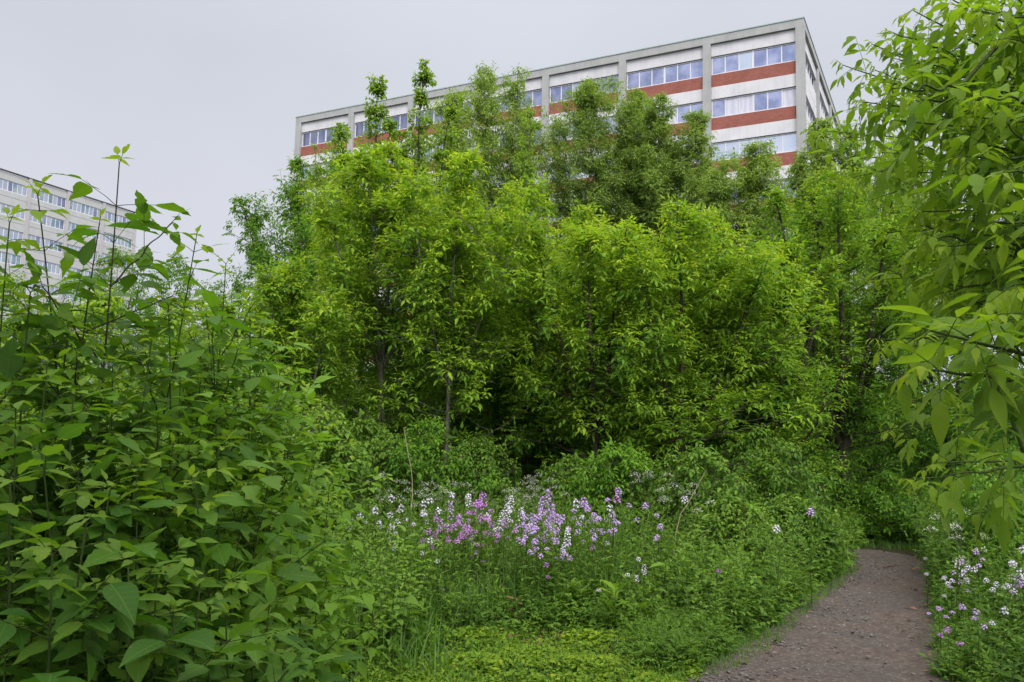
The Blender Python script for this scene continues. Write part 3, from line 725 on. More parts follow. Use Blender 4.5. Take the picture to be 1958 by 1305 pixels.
tree('elm_tree', 'smaller dull green elm with a pointed top right of the two large elms', 'tree', 1315, 214, 26, 215, EGG, 37, L_DULL, -10, z0=.40, fork=.32, leaders=3, tips=2136, limbs=34, leaf=0.094, pairs=2, wl=.42, r0=.11, youngamt=.15, tint0=.38, gaps=.28, tubes_k=.6, plumes=4, plume_r=.66, plume_e=.42)
tree('elm_tree', 'low broad elm under the right window bays with a slanting dark limb', 'tree', 1435, 272, 24, 270, DOME, 38, L_DULL, -30, z0=.40, fork=.3, leaders=4, tips=1993, limbs=34, leaf=0.100, pairs=2, wl=.42, r0=.10, youngamt=.2, tint0=.45, gaps=.28, tubes_k=.6, plumes=4, plume_r=.66, plume_e=.42)
tree('elm_tree', 'airy pale green elm crossing the right corner of the building', 'tree', 1580, 228, 22, 180, [(0, .9), (.4, 1), (.7, .95), (.9, .7), (1, .25)], 39, L_DULL, 10, z0=.40, fork=.4, leaders=4, tips=1617, limbs=34, leaf=0.106, pairs=1, wl=.5, r0=.10, youngamt=.25, tint0=.55, gaps=.28, tubes_k=.6, plumes=4, plume_r=.66, plume_e=.42)
tree('elm_tree', 'airy pale tree showing a small tuft above the right end of the tree row', 'tree', 1720, 262, 23, 240, DOME, 40, L_DULL, 10, z0=.40, fork=.4, leaders=4, tips=1715, limbs=30, leaf=0.106, pairs=1, wl=.5, r0=.10, youngamt=.25, tint0=.55, gaps=.28, tubes_k=.6, plumes=4, plume_r=.66, plume_e=.42)
tree('ash_tree', 'airy grey-green ash between the two spired maples and the taller feathery ash', 'tree', 868, 168, 25.5, 190, [(0, .8), (.3, .9), (.6, 1), (.78, .85), (.9, .5), (1, .12)], 46, L_DULL, 10, z0=.38, fork=.4, tips=700, limbs=36, leaf=.12, pairs=1, wl=.38, r0=.10, youngamt=.2, gaps=.28, plumes=4, tubes_k=.6, plume_r=.66, plume_e=.42)
tree('ash_tree', 'pale airy ash whose top just covers the lower left windows', 'tree', 640, 262, 23, 200, DOME, 47, L_MAPLE, 0, z0=.35, fork=.4, tips=560, limbs=30, leaf=.12, pairs=1, wl=.42, r0=.09, youngamt=.3, gaps=.28, plumes=5, tubes_k=.6)
GF = 'young box elders filling the row low down'
for k, (x, y, d, w_, lab) in enumerate([(660, 520, 15.5, 330, 'young leafy box elder filling the gap behind the straight grey trunk'), (800, 560, 15.0, 300, 'young leafy box elder seen between the straight and the forked trunk'), (945, 540, 16.0, 300, 'young leafy box elder right of the forked trunk, low in the row'), (1080, 560, 15.2, 300, 'young leafy box elder low behind the dark-stemmed tree'), (1230, 540, 15.8, 320, 'young leafy box elder low between the dark-stemmed tree and the broad one'), (1390, 560, 15.4, 320, 'young leafy box elder low behind the broad tree'), (1520, 600, 16.5, 300, 'young leafy box elder low beside the bent dark limbs')]):
    tree('box_elder_tree', lab, 'tree', x, y, d, w_, DOME, 60 + k, L_DEEP if k % 2 else L_BRIGHT, 0, bark=BARK_DARK, z0=.06, fork=.2, tips=430, limbs=24, leaf=.11, wl=.38, r0=.04, youngamt=.3, tint0=.3, gaps=.3, plumes=5, hangz=.0, droop=.25, group=GF)
# low trees far behind the saplings on the left
tree('ash_tree', 'small distant tree with a rounded top between the saplings and the tree row', 'tree', 345, 482, 27, 170, DOME, 41, L_DEEP, 0, z0=.08, fork=.3, leaders=3, tips=460, limbs=24, leaf=.11, pairs=1, wl=.45, r0=.09, youngamt=.2, tint0=.6, group='low distant trees on the left')
tree('ash_tree', 'small distant tree with a flat top next to the dark tree', 'tree', 440, 505, 25, 150, DOME, 42, L_DEEP, 0, z0=.08, fork=.3, leaders=3, tips=420, limbs=24, leaf=.11, pairs=1, wl=.45, r0=.09, youngamt=.2, tint0=.55, group='low distant trees on the left')
tree('ash_tree', 'small distant tree half hidden by the tallest sapling', 'tree', 230, 462, 25, 220, DOME, 43, L_DEEP, 0, z0=.08, fork=.3, leaders=3, tips=460, limbs=24, leaf=.11, pairs=1, wl=.45, r0=.09, youngamt=.2, tint0=.62, group='low distant trees on the left')
tree('ash_tree', 'small distant tree under the beige office block at the left edge', 'tree', 70, 470, 26, 260, DOME, 44, L_DEEP, 0, z0=.08, fork=.3, leaders=3, tips=460, limbs=24, leaf=.11, pairs=1, wl=.45, r0=.09, youngamt=.2, tint0=.6, group='low distant trees on the left')
# a thick old trunk seen low between the bushes
tree('elm_tree', 'old elm whose thick dark trunk shows low between the bushes behind the flowers', 'tree', 996, 420, 19, 330, DOME, 45, L_DEEP, 0, bark=BARK, z0=.25, fork=.45, leaders=3, tips=560, limbs=30, leaf=.095, pairs=1, wl=.5, r0=.17, youngamt=.1, tint0=.3)

# ------------------------------------------------------------------ shrubs under and behind the trees
def shrub(name, label, xc, ytop, d, wpx, seed, lm, leaf=.07, tips=260, pairs=1, wl=.5, tint0=.5, group=None, template='mid', prof=DOME, cat='shrub', **kw):
    kw.setdefault('z0', .04); kw.setdefault('fork', .08); kw.setdefault('leaders', 5); kw.setdefault('limbs', 18); kw.setdefault('r0', .018)
    kw.setdefault('leader_spread', .8); kw.setdefault('youngamt', .4); kw.setdefault('bark', BARK_DARK); kw.setdefault('trunk_name', 'stems')
    return tree(name, label, cat, xc, ytop, d, wpx, prof, seed, lm, leaf=leaf, tips=tips, pairs=pairs, wl=wl, tint0=tint0, group=group, template=template, **kw)
GU = 'leafy shrubs growing under the tree row'
U = [ # x, ytop, d, width, leafmat, tint, label
 (700, 800, 10.6, 230, L_HERB, .40, 'dim leafy shrub under the tallest box elder, behind the white flowers'),
 (830, 792, 10.8, 240, L_DEEP, .45, 'dark shrub at the foot of the forked box elder'),
 (915, 830, 11.8, 200, L_HERB, .45, 'dark shrub left of the thick old trunk'),
 (1105, 868, 11.0, 200, L_HERB, .40, 'low bright shrub with pointed leaves right of the thick old trunk'),
 (1190, 845, 10.4, 250, L_DEEP, .52, 'broad shrub with pointed leaves behind the right half of the flowers'),
 (1330, 850, 10.2, 230, L_HERB, .42, 'shrub with pale umbels near its top beneath the broad box elder'),
 (1460, 820, 11.0, 260, L_HERB, .35, 'tall leafy shrub beneath the right end of the tree row'),
 (1560, 868, 14.2, 190, L_DEEP, .55, 'dense dark shrub on the inner side of the path bend'),
 (1705, 905, 14.0, 260, L_DEEP, .5, 'dark shrub closing the view at the far end of the path'),
 (1515, 950, 9.8, 170, L_HERB, .30, 'dense herb-like shrub leaning over the path at its narrowest point'),
 (1400, 950, 9.4, 210, L_HERB, .55, 'light leafy shrub between the flowers and the path'),
 (1890, 890, 10.6, 200, L_HERB, .35, 'leafy shrub on the right of the path, below the overhanging branches'),
 (1940, 850, 8.6, 260, L_DEEP, .5, 'dark shrub at the right edge behind the right-hand flowers'),
]
for k, (x, y, d, w, lm, ti, lab) in enumerate(U):
    shrub('shrub', lab, x, y, d, w, 100 + k, lm, leaf=.075 if lm is not L_BRIGHT else .085, tips=430, tint0=ti, pairs=2 if lm is L_BRIGHT else 1, wl=.5)
# shrubs on the left behind the saplings
GL = [(500, 700, 6.6, 260, L_HERB, .75, 'pale leafy shrub behind the right side of the saplings'),
      (360, 560, 8.5, 330, L_BRIGHT, .40, 'tall light green shrub behind the slanting sapling'),
      (190, 548, 8.0, 340, L_BRIGHT, .38, 'light green shrub behind the tallest sapling'),
      (20, 525, 8.0, 320, L_BRIGHT, .38, 'light green shrub at the left edge behind the saplings'),
      (610, 760, 8.4, 220, L_HERB, .55, 'small-leaved shrub between the saplings and the low feathery box elder'),
      (420, 780, 5.6, 320, L_HERB, .60, 'bright broad-leaved shrub in the middle of the left thicket'),
      (250, 760, 5.4, 320, L_HERB, .45, 'broad-leaved shrub deep in the left thicket'),
      (470, 650, 10.5, 260, L_DEEP, .50, 'dim shrub at the foot of the dark ragged box elder')]
for k, (x, y, d, w, lm, ti, lab) in enumerate(GL):
    shrub('shrub', lab, x, y, d, w, 140 + k, lm, leaf=.068, tips=420, tint0=ti, pairs=1, wl=.55)
# dense hedge-like growth closing the view under the crowns: one shrub, copied
base_sh = shrub('shrub', 'dense dark shrub far back under the crowns', 600, 690, 19, 420, 170, L_DEEP, leaf=.11, tips=700, tint0=.35, pairs=1, wl=.5, group='dark shrubs closing the view behind the trunks')
for k, (x, y, d, s) in enumerate([(760, 0, 22, 1.1), (900, 0, 20.5, 1.0), (1060, 0, 23, 1.15), (1190, 0, 20, 1.0), (1330, 0, 22, 1.1), (1470, 0, 20, 1.05), (1610, 0, 23, 1.1), (1740, 0, 20.5, 1.05), (1870, 0, 22, 1.15), (1990, 0, 20, 1.0),
                                  (430, 0, 21, .95), (280, 0, 20, .9), (130, 0, 21, .95), (-20, 0, 20, .95)]):
    p = at(x, 700, d); copy_thing(base_sh, (p[0], p[1], 0), k * 1.7, base_sh['label'], scale=(s, s, s * (1 + .12 * math.sin(k * 2.3))))

# ------------------------------------------------------------------ herb layer (nobody could count it)
def G(*pts): return [ground_at(*p) for p in pts]
def herb_layer(name, poly, n, hmin, hmax, seed, mat, leafL, wl, template, per=12, spread=.6, lean=.25, tint=(.5, .2), young=.1, hfun=None, whorl=2, droop=.15, fern=False, stem=True, flat=.5):
    rng = np.random.default_rng(seed); P = scatter(rng, poly, n)
    h = rng.uniform(hmin, hmax, n) if hfun is None else hfun(P, rng)
    LV, TB = Leaves(), Tubes()
    b = np.concatenate([P, np.full((n, 1), -.03)], 1)
    ln = rng.normal(0, lean, (n, 2)) * h[:, None]
    tip = b + np.concatenate([ln, h[:, None]], 1); c = b + np.concatenate([ln * .25, (h * .55)[:, None]], 1)
    K = 6; pl = bez(b, c, tip, K)
    if stem: TB.add(pl, np.broadcast_to(np.linspace(.0028, .0012, K), (n, K)), 3)
    st = rng.normal(0, tint[1], n); a0 = rng.uniform(0, 2 * PI, n)
    for k in range(per):
        f = (k + .6) / per; f = 1 - .94 * (1 - f) ** 1.1
        x = f * (K - 1); i = int(min(x, K - 2)); pos = pl[:, i] * (1 - (x - i)) + pl[:, i + 1] * (x - i)
        for w in range(whorl):
            az = a0 + k * 2.4 + w * 2 * PI / whorl + rng.normal(0, .3, n)
            el = rng.normal(flat, .3, n) + .5 * (f > .85)
            D = np.stack([np.cos(az) * np.cos(el), np.sin(az) * np.cos(el), np.sin(el)], 1)
            s = leafL * (1.15 - .75 * f) * rng.uniform(.7, 1.2, n)
            if fern: compound(rng, LV, pos, D, s * .34, young * f, 4, .12, wl, tint[0] + st, None, .8, spread=.95, ntilt=.3)
            else: LV.add(pos, D, Z + rng.normal(0, .3, (n, 3)), s, s * wl * rng.uniform(.8, 1.2, n), rng.uniform(.2, 1.2, n) + droop, .25, tint[0] + st + rng.normal(0, .1, n), young * f * rng.uniform(0, 1.4, n))
    o = LV.build(name, template, mat); tag(o, kind='stuff')
    if stem: 
        s_ = TB.build('stems', STEM, o)
    return o
def grass(name, poly, n, h0, h1, seed, mat=None, w=.008, clump=.0, tint=.5, lean=.25):
    rng = np.random.default_rng(seed)
    if clump:
        c = scatter(rng, poly, max(n // 18, 1)); P = c[rng.integers(0, len(c), n)] + rng.normal(0, clump, (n, 2)); P = P[~in_poly(P, PATH_POLY)]; n = len(P)
    else: P = scatter(rng, poly, n, name != 'verge_grass')
    L = rng.uniform(h0, h1, n); az = rng.uniform(0, 2 * PI, n)
    el = np.abs(rng.normal(0, lean, n)); D = np.stack([np.sin(el) * np.cos(az), np.sin(el) * np.sin(az), np.cos(el)], 1)
    N = -np.stack([np.cos(az), np.sin(az), -.2 + 0 * az], 1)
    LV = Leaves(); LV.add(np.concatenate([P, np.full((n, 1), -.03)], 1), D, N, L, w * rng.uniform(.6, 1.3, n), -rng.uniform(.2, 2.0, n), 0, tint + rng.normal(0, .2, n), np.clip(rng.normal(.05, .15, n), 0, 1))
    o = LV.build(name, T_BLADE, mat or L_GRASS); return tag(o, kind='stuff')

BED = G((730, 1205), (860, 1192), (1010, 1188), (1150, 1192), (1260, 1180), (1330, 1120), (1330, 1040), (1200, 1000), (700, 1000), (640, 1080))
BACKBED = G((620, 1040), (1300, 1040), (1420, 985), (1420, 940), (620, 940))
def bedh(P, rng):                                  # the bed rises from its front edge to head height of the flowers
    return np.clip((P[:, 1] - 6.6) * .30 + .58, .50, .88) * rng.uniform(.65, 1.12, len(P))
herb_layer('flower_bed_foliage', BED, 2100, 0, 0, 301, L_HERB, .115, .24, T_LANCE, per=11, tint=(.42, .2), hfun=bedh, lean=.14, flat=.8)
grass('tall_grass', BED, 3200, .5, .98, 340, w=.005, clump=.0, tint=.7, lean=.16)
herb_layer('undergrowth', BACKBED, 1500, .35, .8, 302, L_HERB, .11, .30, T_LANCE, per=10, tint=(.5, .2), lean=.15)
grass('tall_grass', BED, 5200, .25, .75, 303, w=.008, clump=.16, tint=.45, lean=.32)
grass('tall_grass', G((720, 1235), (900, 1205), (1010, 1196), (1010, 1170), (700, 1150)), 2600, .15, .5, 304, w=.008, clump=.12, tint=.3, lean=.4)
VERGE = G((1250, 1195), (1390, 1235), (1480, 1200), (1540, 1150), (1590, 1110), (1640, 1070), (1640, 1045), (1480, 1010), (1290, 1040))
herb_layer('undergrowth', VERGE, 620, .15, .70, 305, L_HERB, .20, .42, T_MID, per=7, tint=(.55, .18), lean=.2, fern=True, whorl=2)
herb_layer('undergrowth', VERGE, 760, .2, .85, 306, L_HERB, .10, .34, T_LANCE, per=9, tint=(.62, .2), lean=.2)
herb_layer('undergrowth', G((1210, 1275), (1300, 1292), (1390, 1252), (1390, 1225), (1250, 1195)), 260, .08, .28, 307, L_HERB, .16, .42, T_MID, per=5, tint=(.45, .15), lean=.35, fern=True)
grass('verge_grass', G((1350, 1300), (1300, 1262), (1480, 1195), (1560, 1120), (1600, 1100), (1655, 1085), (1545, 1180), (1490, 1236), (1420, 1285)), 5200, .04, .15, 308, w=.005, clump=.0, tint=.5, lean=.7)
LEFTV = G((600, 1305), (760, 1290), (800, 1215), (720, 1190), (700, 1100), (640, 1020), (520, 1020), (450, 1305))
herb_layer('undergrowth', LEFTV, 1000, .35, .95, 309, L_HERB, .095, .52, T_MID, per=11, tint=(.72, .2), lean=.15, flat=.2)
grass('tall_grass', LEFTV, 2600, .3, .85, 310, w=.009, clump=.14, tint=.5, lean=.3)
grass('tall_grass', G((770, 1300), (830, 1300), (840, 1255), (770, 1255)), 110, .2, .5, 311, w=.011, clump=.05, tint=.55)
FRONT = G((700, 1235), (860, 1222), (1010, 1212), (1160, 1216), (1270, 1222), (1300, 1180), (1150, 1165), (900, 1168), (720, 1180))
herb_layer('undergrowth', BED, 420, .35, .9, 334, L_HERB, .15, .36, T_LANCE, per=8, tint=(.6, .25), lean=.16, flat=.4)
herb_layer('undergrowth', VERGE, 420, .35, .85, 335, L_HERB, .13, .45, T_MID, per=8, tint=(.55, .25), lean=.18, flat=.3)
herb_layer('undergrowth', FRONT, 240, .10, .42, 330, L_HERB, .11, .36, T_LANCE, per=8, tint=(.6, .25), lean=.25, flat=.5)
herb_layer('undergrowth', FRONT, 90, .12, .40, 331, L_HERB, .20, .42, T_MID, per=6, tint=(.5, .2), lean=.25, fern=True)
herb_layer('undergrowth', BED, 700, .4, .95, 332, L_HERB, .085, .30, T_LANCE, per=12, tint=(.75, .2), lean=.16, flat=.5)
herb_layer('undergrowth', G((1180, 1250), (1420, 1245), (1560, 1130), (1640, 1075), (1600, 1040), (1250, 1180)), 330, .10, .5, 333, L_HERB, .085, .42, T_LANCE, per=8, tint=(.6, .25), lean=.35, flat=.35)
# creeping ground cover at the front, round leaves and some seedlings
COVER = G((700, 1330), (1350, 1330), (1330, 1262), (1240, 1222), (1110, 1212), (930, 1212), (780, 1210), (690, 1230))
rng = np.random.default_rng(312); n = 15000; P = scatter(rng, COVER, n)
hh = .05 + .045 * np.sin(P[:, 0] * 3.1 + 1) * np.sin(P[:, 1] * 3.7) + .03 * np.sin(P[:, 0] * 7.7) * np.sin(P[:, 1] * 8.3)
keep = (np.sin(P[:, 0] * 4.3 + .6) * np.sin(P[:, 1] * 5.1 + 1) > -.40); P, hh = P[keep], hh[keep]; n = len(P)
az = rng.uniform(0, 2 * PI, n); LV = Leaves()
s = rng.uniform(.016, .044, n)
LV.add(np.concatenate([P, (hh * rng.uniform(.2, 1.25, n))[:, None]], 1), np.stack([np.cos(az), np.sin(az), rng.normal(.1, .25, n)], 1), Z + rng.normal(0, .28, (n, 3)), s, s * rng.uniform(.8, 1.05, n), rng.uniform(.1, .9, n), .15, rng.normal(.5, .22, n) + .2 * np.sin(P[:, 0] * 2.3), np.clip(rng.normal(.1, .2, n), 0, 1))
tag(LV.build('ground_cover', T_ROUND, L_COVER), kind='stuff')
herb_layer('ground_cover', COVER, 520, .06, .2, 313, L_COVER, .06, .5, T_MID, per=4, tint=(.4, .2), lean=.4, flat=.15)
grass('ground_cover_grass', COVER, 2600, .06, .2, 314, w=.004, tint=.6, lean=.6)
NEARV = [(-2.2, 2.2), (.0, 2.0), (.45, 4.0), (.9, 5.5), (-.9, 5.6), (-2.4, 5.0)]
herb_layer('ground_cover', NEARV, 1500, .04, .22, 341, L_COVER, .06, .6, T_MID, per=4, tint=(.4, .2), lean=.4, flat=.15)
grass('ground_cover_grass', NEARV, 2600, .06, .25, 342, w=.005, tint=.5, lean=.6)
# right side of the path
RIGHTV = [ground_at(1800, 1305) + np.array((.05, -1.2)), ground_at(1800, 1305), ground_at(1796, 1240), ground_at(1790, 1160), ground_at(1782, 1100), ground_at(1775, 1062), (6.9, 14.0), (9.5, 13), (7.5, 7), (4.8, 4.0)]
def rh(P, rng): 
    d = np.clip(P[:, 0] - np.interp(P[:, 1], pb[:160, 1], pb[:160, 0]), 0, 3); return np.clip(.14 + .80 * d, .08, .88) * rng.uniform(.7, 1.15, len(P))
herb_layer('undergrowth', RIGHTV, 3000, 0, 0, 315, L_HERB, .12, .28, T_LANCE, per=10, tint=(.25, .2), hfun=rh, lean=.18, flat=.4)
herb_layer('undergrowth', RIGHTV, 650, 0, 0, 316, L_HERB, .19, .42, T_MID, per=6, tint=(.5, .18), hfun=rh, lean=.2, fern=True)
grass('verge_grass', [ground_at(1790, 1305), ground_at(1780, 1200), ground_at(1772, 1100), ground_at(1766, 1062), ground_at(1800, 1062), ground_at(1810, 1110), ground_at(1830, 1200), ground_at(1850, 1305)], 4200, .06, .28, 317, w=.006, clump=.06, tint=.45, lean=.5)
# forest floor and the far turn of the path
FLOOR = [(-7, 9.5), (4.6, 9.2), (5.0, 13), (3.5, 15.5), (.5, 17), (-9, 17)]
herb_layer('undergrowth', FLOOR, 1700, .25, .75, 318, L_DEEP, .13, .45, T_MID, per=7, tint=(.5, .2), lean=.2, flat=.2)
herb_layer('undergrowth', G((1540, 1042), (1780, 1042), (1900, 1050), (1900, 985), (1400, 985), (1400, 1030)), 900, .3, .8, 319, L_DEEP, .13, .45, T_MID, per=7, tint=(.6, .2), lean=.2, flat=.2)
grass('verge_grass', G((1560, 1046), (1600, 1038), (1770, 1040), (1800, 1060), (1772, 1060), (1755, 1053), (1700, 1048), (1620, 1046)), 1100, .05, .16, 320, w=.006, tint=.15, lean=.5)
herb_layer('undergrowth', [(-7, 4.5), (-1.2, 5.8), (-2.2, 9.5), (-8, 9.5)], 1500, .4, 1.0, 321, L_HERB, .12, .50, T_MID, per=9, tint=(.5, .2), lean=.2, flat=.2)

# ------------------------------------------------------------------ flowers
def rocket_template(name, label, petal, seed, tall=False, heads=2, group=None):
    """one flowering plant, one metre tall"""
    rng = np.random.default_rng(seed); root = thing(name, label, 'flower', (0, 0, -50), 0, group)
    TB, LV, FL = Tubes(), Leaves(), Leaves()
    main = np.array([[0, 0, -.03], [.01, 0, .35], [.0, .02, .65], [.0, .0, .94]]); TB.add(main, np.array([.005, .004, .003, .002]), 5)
    tops = [(np.array([0, 0, .92]), 1.0)]
    for k in range(heads - 1):
        a = k * 2.3 + rng.uniform(0, 1); b0 = np.array([0, 0.01, .58 + .07 * k]); e0 = np.array([math.cos(a) * .11, math.sin(a) * .11, .78 + .05 * k])
        TB.add(np.stack([b0, (b0 + e0) / 2 + [0, 0, -.02], e0]), np.array([.003, .0025, .0015]), 4); tops.append((e0, .62))
    for k in range(26):
        z = .06 + .032 * k; a = k * 2.4; el = rng.normal(.45, .2)
        D = np.array([[math.cos(a) * math.cos(el), math.sin(a) * math.cos(el), math.sin(el)]]); L = .17 - .0045 * k
        LV.add(np.array([[0, 0, z]]), D, Z[None] + rng.normal(0, .2, (1, 3)), L, L * .26, .8, .25, rng.normal(.45, .15))
    for tp, s in tops:
        nf = int((44 if tall else 21) * s); hgt = (.20 if tall else .07) * s; rad = (.040 if tall else .042) * (s ** .4)
        for q in range(nf):
            u = (q + .5) / nf; a = q * 2.4; rr = rad * math.sqrt(max(0, 1 - (2 * u - 1) ** 2 * .8)) * (1 - .35 * u)
            c = tp + np.array([rr * math.cos(a), rr * math.sin(a), -hgt * .45 + hgt * u]) + rng.normal(0, .005, 3)
            nd = norm(np.array([math.cos(a) * .8, math.sin(a) * .8, .35 + u]) + rng.normal(0, .25, 3))
            e1 = norm(np.cross(nd, rng.normal(0, 1, 3))); e2 = np.cross(nd, e1); tn = rng.normal(.5, .25)
            for d in (e1, -e1, e2, -e2):
                FL.add(c[None] + d[None] * .001, d[None], nd[None], .0100, .0098, .35, 0, tn)
    TB.build('stem', STEM, root); LV.build('foliage', T_LANCE, L_HERB, root); FL.build('blossom', T_ROUND, petal, root)
    return root
def umbel_template(name, label, seed, group=None):
    rng = np.random.default_rng(seed); root = thing(name, label, 'flower', (0, 0, -50), 0, group); TB, LV, FL = Tubes(), Leaves(), Leaves()
    TB.add(np.array([[0, 0, -.03], [.01, 0, .4], [.0, .02, .7], [0, 0, .93]]), np.array([.006, .005, .004, .002]), 5)
    tops = [np.array([0, 0, .95])]
    for k in range(4):
        a = k * 1.7 + rng.uniform(0, 1); b0 = np.array([0, .01, .45 + .1 * k]); e0 = np.array([math.cos(a) * .17, math.sin(a) * .17, .72 + .07 * k])
        TB.add(np.stack([b0, (b0 + e0) / 2 + [0, 0, -.03], e0]), np.array([.003, .0025, .0015]), 4); tops.append(e0)
    for tp in tops:
        for r in range(11):
            a = r * 2.4; R = .055 * math.sqrt((r + .5) / 11); e_ = tp + np.array([R * math.cos(a), R * math.sin(a), .055 - R * 1.0])
            TB.add(np.stack([tp, e_]), np.array([.0009, .0007]), 3)
            for q in range(9):
                c = e_ + rng.normal(0, .008, 3) * [1, 1, .8]
                D = norm(rng.normal(0, 1, 3) * [1, 1, .2]); FL.add(c[None], D[None], Z[None] + rng.normal(0, .3, (1, 3)), .006, .006, .2, 0, rng.uniform())
    for k in range(8):
        a = k * 2.4; z = .12 + .07 * k; D = np.array([[math.cos(a), math.sin(a), .6]])
        compound(rng, LV, np.array([[0, 0, z]]), D, .06, 0, 3, .2, .42, .5)
    TB.build('stem', STEM, root); LV.build('foliage', T_MID, L_HERB, root); FL.build('blossom', T_ROUND, P_CREAM, root)
    return root
TPL = {}
rngF = np.random.default_rng(400)
def plant_at(kind, x, y, d, label, group=None, hmin=.22):
    if group and group in (G1, G2, G3): x += rngF.normal(0, 13); y += rngF.normal(3, 14)
    p = at(x, y, d); z = max(p[2], hmin) + .02
    if kind not in TPL:
        nm = {'W': ('white', P_WHITE, False, 2), 'L': ('lilac', P_LILAC, False, 3), 'T': ('tall lilac', P_LILAC, True, 3), 'V': ('tall white', P_WHITE, True, 2), 'M': ('magenta', P_MAGENTA, False, 3), 'w': ('white', P_WHITE, False, 1), 'l': ('lilac', P_LILAC, False, 1), 'm': ('magenta', P_MAGENTA, False, 1)}
        if kind == 'U': r = umbel_template('cow_parsley', label, 77, group)
        else: _, pm, tl, hd = nm[kind]; r = rocket_template('flower_plant', label, pm, ord(kind), tl, hd, group)
        TPL[kind] = r; r.location = (p[0], p[1], 0); r.scale = (max(z, .62),) * 2 + (z,); r.rotation_euler = (0, 0, rngF.uniform(0, 6)); r['label'] = label
        if group: r['group'] = group
        return r
    r = copy_thing(TPL[kind], (p[0], p[1], 0), rngF.uniform(0, 6), label, group, (max(z, .62),) * 2 + (z,))
    if not group and 'group' in r: del r['group']
    return r
G1, G2, G3, G4 = ('white flowers at the left end of the flower bed', 'magenta flowers in the left half of the flower bed', 'lilac and white flowers in the right half of the flower bed', 'pale flowers on the right of the path')
A1 = 'white-flowered rocket in the loose left end of the flower bed, beside the saplings'
A2 = 'magenta-flowered rocket in the dense purple drift in the left half of the flower bed'
A3 = 'pale lilac-flowered rocket in the right half of the flower bed'
A4 = 'white-flowered rocket among the lilac ones in the middle of the flower bed'
A5 = 'white-flowered rocket in the clump on the right of the path'
A6 = 'lilac-flowered rocket in the clump on the right of the path'
def dep(y): return 9.2 - (y - 930) * .022 + rngF.uniform(-.35, .35)
for x, y in ((700, 962), (722, 958), (742, 950), (750, 964), (758, 975), (783, 988), (745, 1000), (757, 1004), (776, 1002), (690, 985), (708, 972), (812, 948), (819, 961), (832, 957), (843, 959), (814, 976)): plant_at('W', x, y, dep(y), A1, G1)
for x, y in ((826, 988), (838, 996), (851, 993), (862, 978), (874, 995), (858, 1002), (906, 969), (918, 966), (903, 990), (912, 996), (925, 988), (936, 988), (956, 1006), (966, 1004), (845, 1003), (880, 1001), (895, 983), (930, 974), (868, 985), (940, 994), (888, 992), (915, 980)): plant_at('M', x, y, dep(y), A2, G2)
for x, y in ((1000, 985), (1008, 995), (1100, 967), (1115, 970), (1145, 962), (1150, 985), (1108, 998), (1090, 985), (1065, 995), (1025, 998), (1018, 1010), (1040, 1005), (1030, 985), (1060, 972), (1130, 975), (1175, 980), (1215, 965), (1230, 985), (1180, 945), (1135, 944)): plant_at('L', x, y, dep(y), A3, G3)
for x, y in ((934, 975), (958, 976), (1000, 976), (1085, 961), (1145, 978)): plant_at('W', x, y, dep(y), A4, G3)
for x, y in ((984, 990), (1038, 1012), (1130, 968), (1010, 984), (1185, 992), (1075, 1003), (1055, 985)): plant_at('L', x, y, dep(y), A3, G3)
for x, y, k, lab in ((1048, 944, 'T', 'tallest lilac flower spire in the middle of the flower bed'), (1036, 958, 'T', 'tall lilac flower spire just left of the tallest one'), (1057, 972, 'T', 'lilac flower spire just right of and below the tallest one'), (1024, 992, 'T', 'broad lilac flower spire lower left of the tallest one'), (1066, 992, 'T', 'lilac flower spire leaning right of the tallest one'),
                     (977, 955, 'V', 'tallest white flower head in the middle of the flower bed'), (970, 968, 'V', 'white flower head just below the tallest white one'), (997, 978, 'V', 'white flower spire left of the lilac spires'),
                     (864, 936, 'w', 'white flower head against the dark gap behind the bed'), (896, 940, 'w', 'pinkish white flower head standing alone at the back of the bed'), (897, 953, 'w', 'small white flower head beneath the lone pinkish one'),
                     (862, 968, 'T', 'magenta-tinged spire at the top of the purple drift'),
                     (755, 1042, 'w', 'lone white flower head low at the left front of the bed'), (837, 1068, 'w', 'small white flower head in the grass at the bed front'), (845, 1126, 'l', 'single pale violet flower head low in the grass'), (1045, 1075, 'm', 'violet flower head low in the middle of the bed front'), (1048, 1100, 'm', 'dark violet flower head just above the ferny leaves'), (1075, 1057, 'l', 'lilac flower head right of the middle at the bed front'), (1090, 1062, 'l', 'small lilac flower head next to another at the bed front'), (1085, 1018, 'V', 'loose white flower cluster right of the lilac spires'), (1000, 1030, 'l', 'slim violet flower spike beneath the lilac spires'), (1022, 1043, 'l', 'lilac flower head low beneath the spires'), (1137, 1018, 'l', 'pale lilac flower head at the right front of the bed'), (823, 1024, 'W', 'white and violet flower head under the purple drift'), (826, 1037, 'm', 'pink flower head under the purple drift'), (1133, 1040, 'm', 'small pink flower head at the right front of the bed'), (1145, 1128, 'w', 'tiny white flower head in front of the bright broad-leaved herb'),
                     (1200, 1096, 'w', 'white flower head left of the white pair at the right of the bed'), (1221, 1064, 'w', 'upper white flower head of the pair at the right of the bed'), (1232, 1086, 'V', 'large white flower head, lowest of the white group at the right of the bed'), (1310, 944, 'w', 'white flower head beside the dry stalks'), (1375, 1086, 'm', 'lone pink flower head in the verge herbs'), (1485, 1000, 'w', 'small white flower head beneath the tall leafy shrub'), (1550, 967, 'l', 'pale violet flower head at the top of the dense herbs'), (1180, 943, 'm', 'pink flower head standing above the right of the bed')):
    plant_at(k, x, y, dep(min(y, 1010)) if y < 1015 else 7.2 + rngF.uniform(-.1, .3), lab)
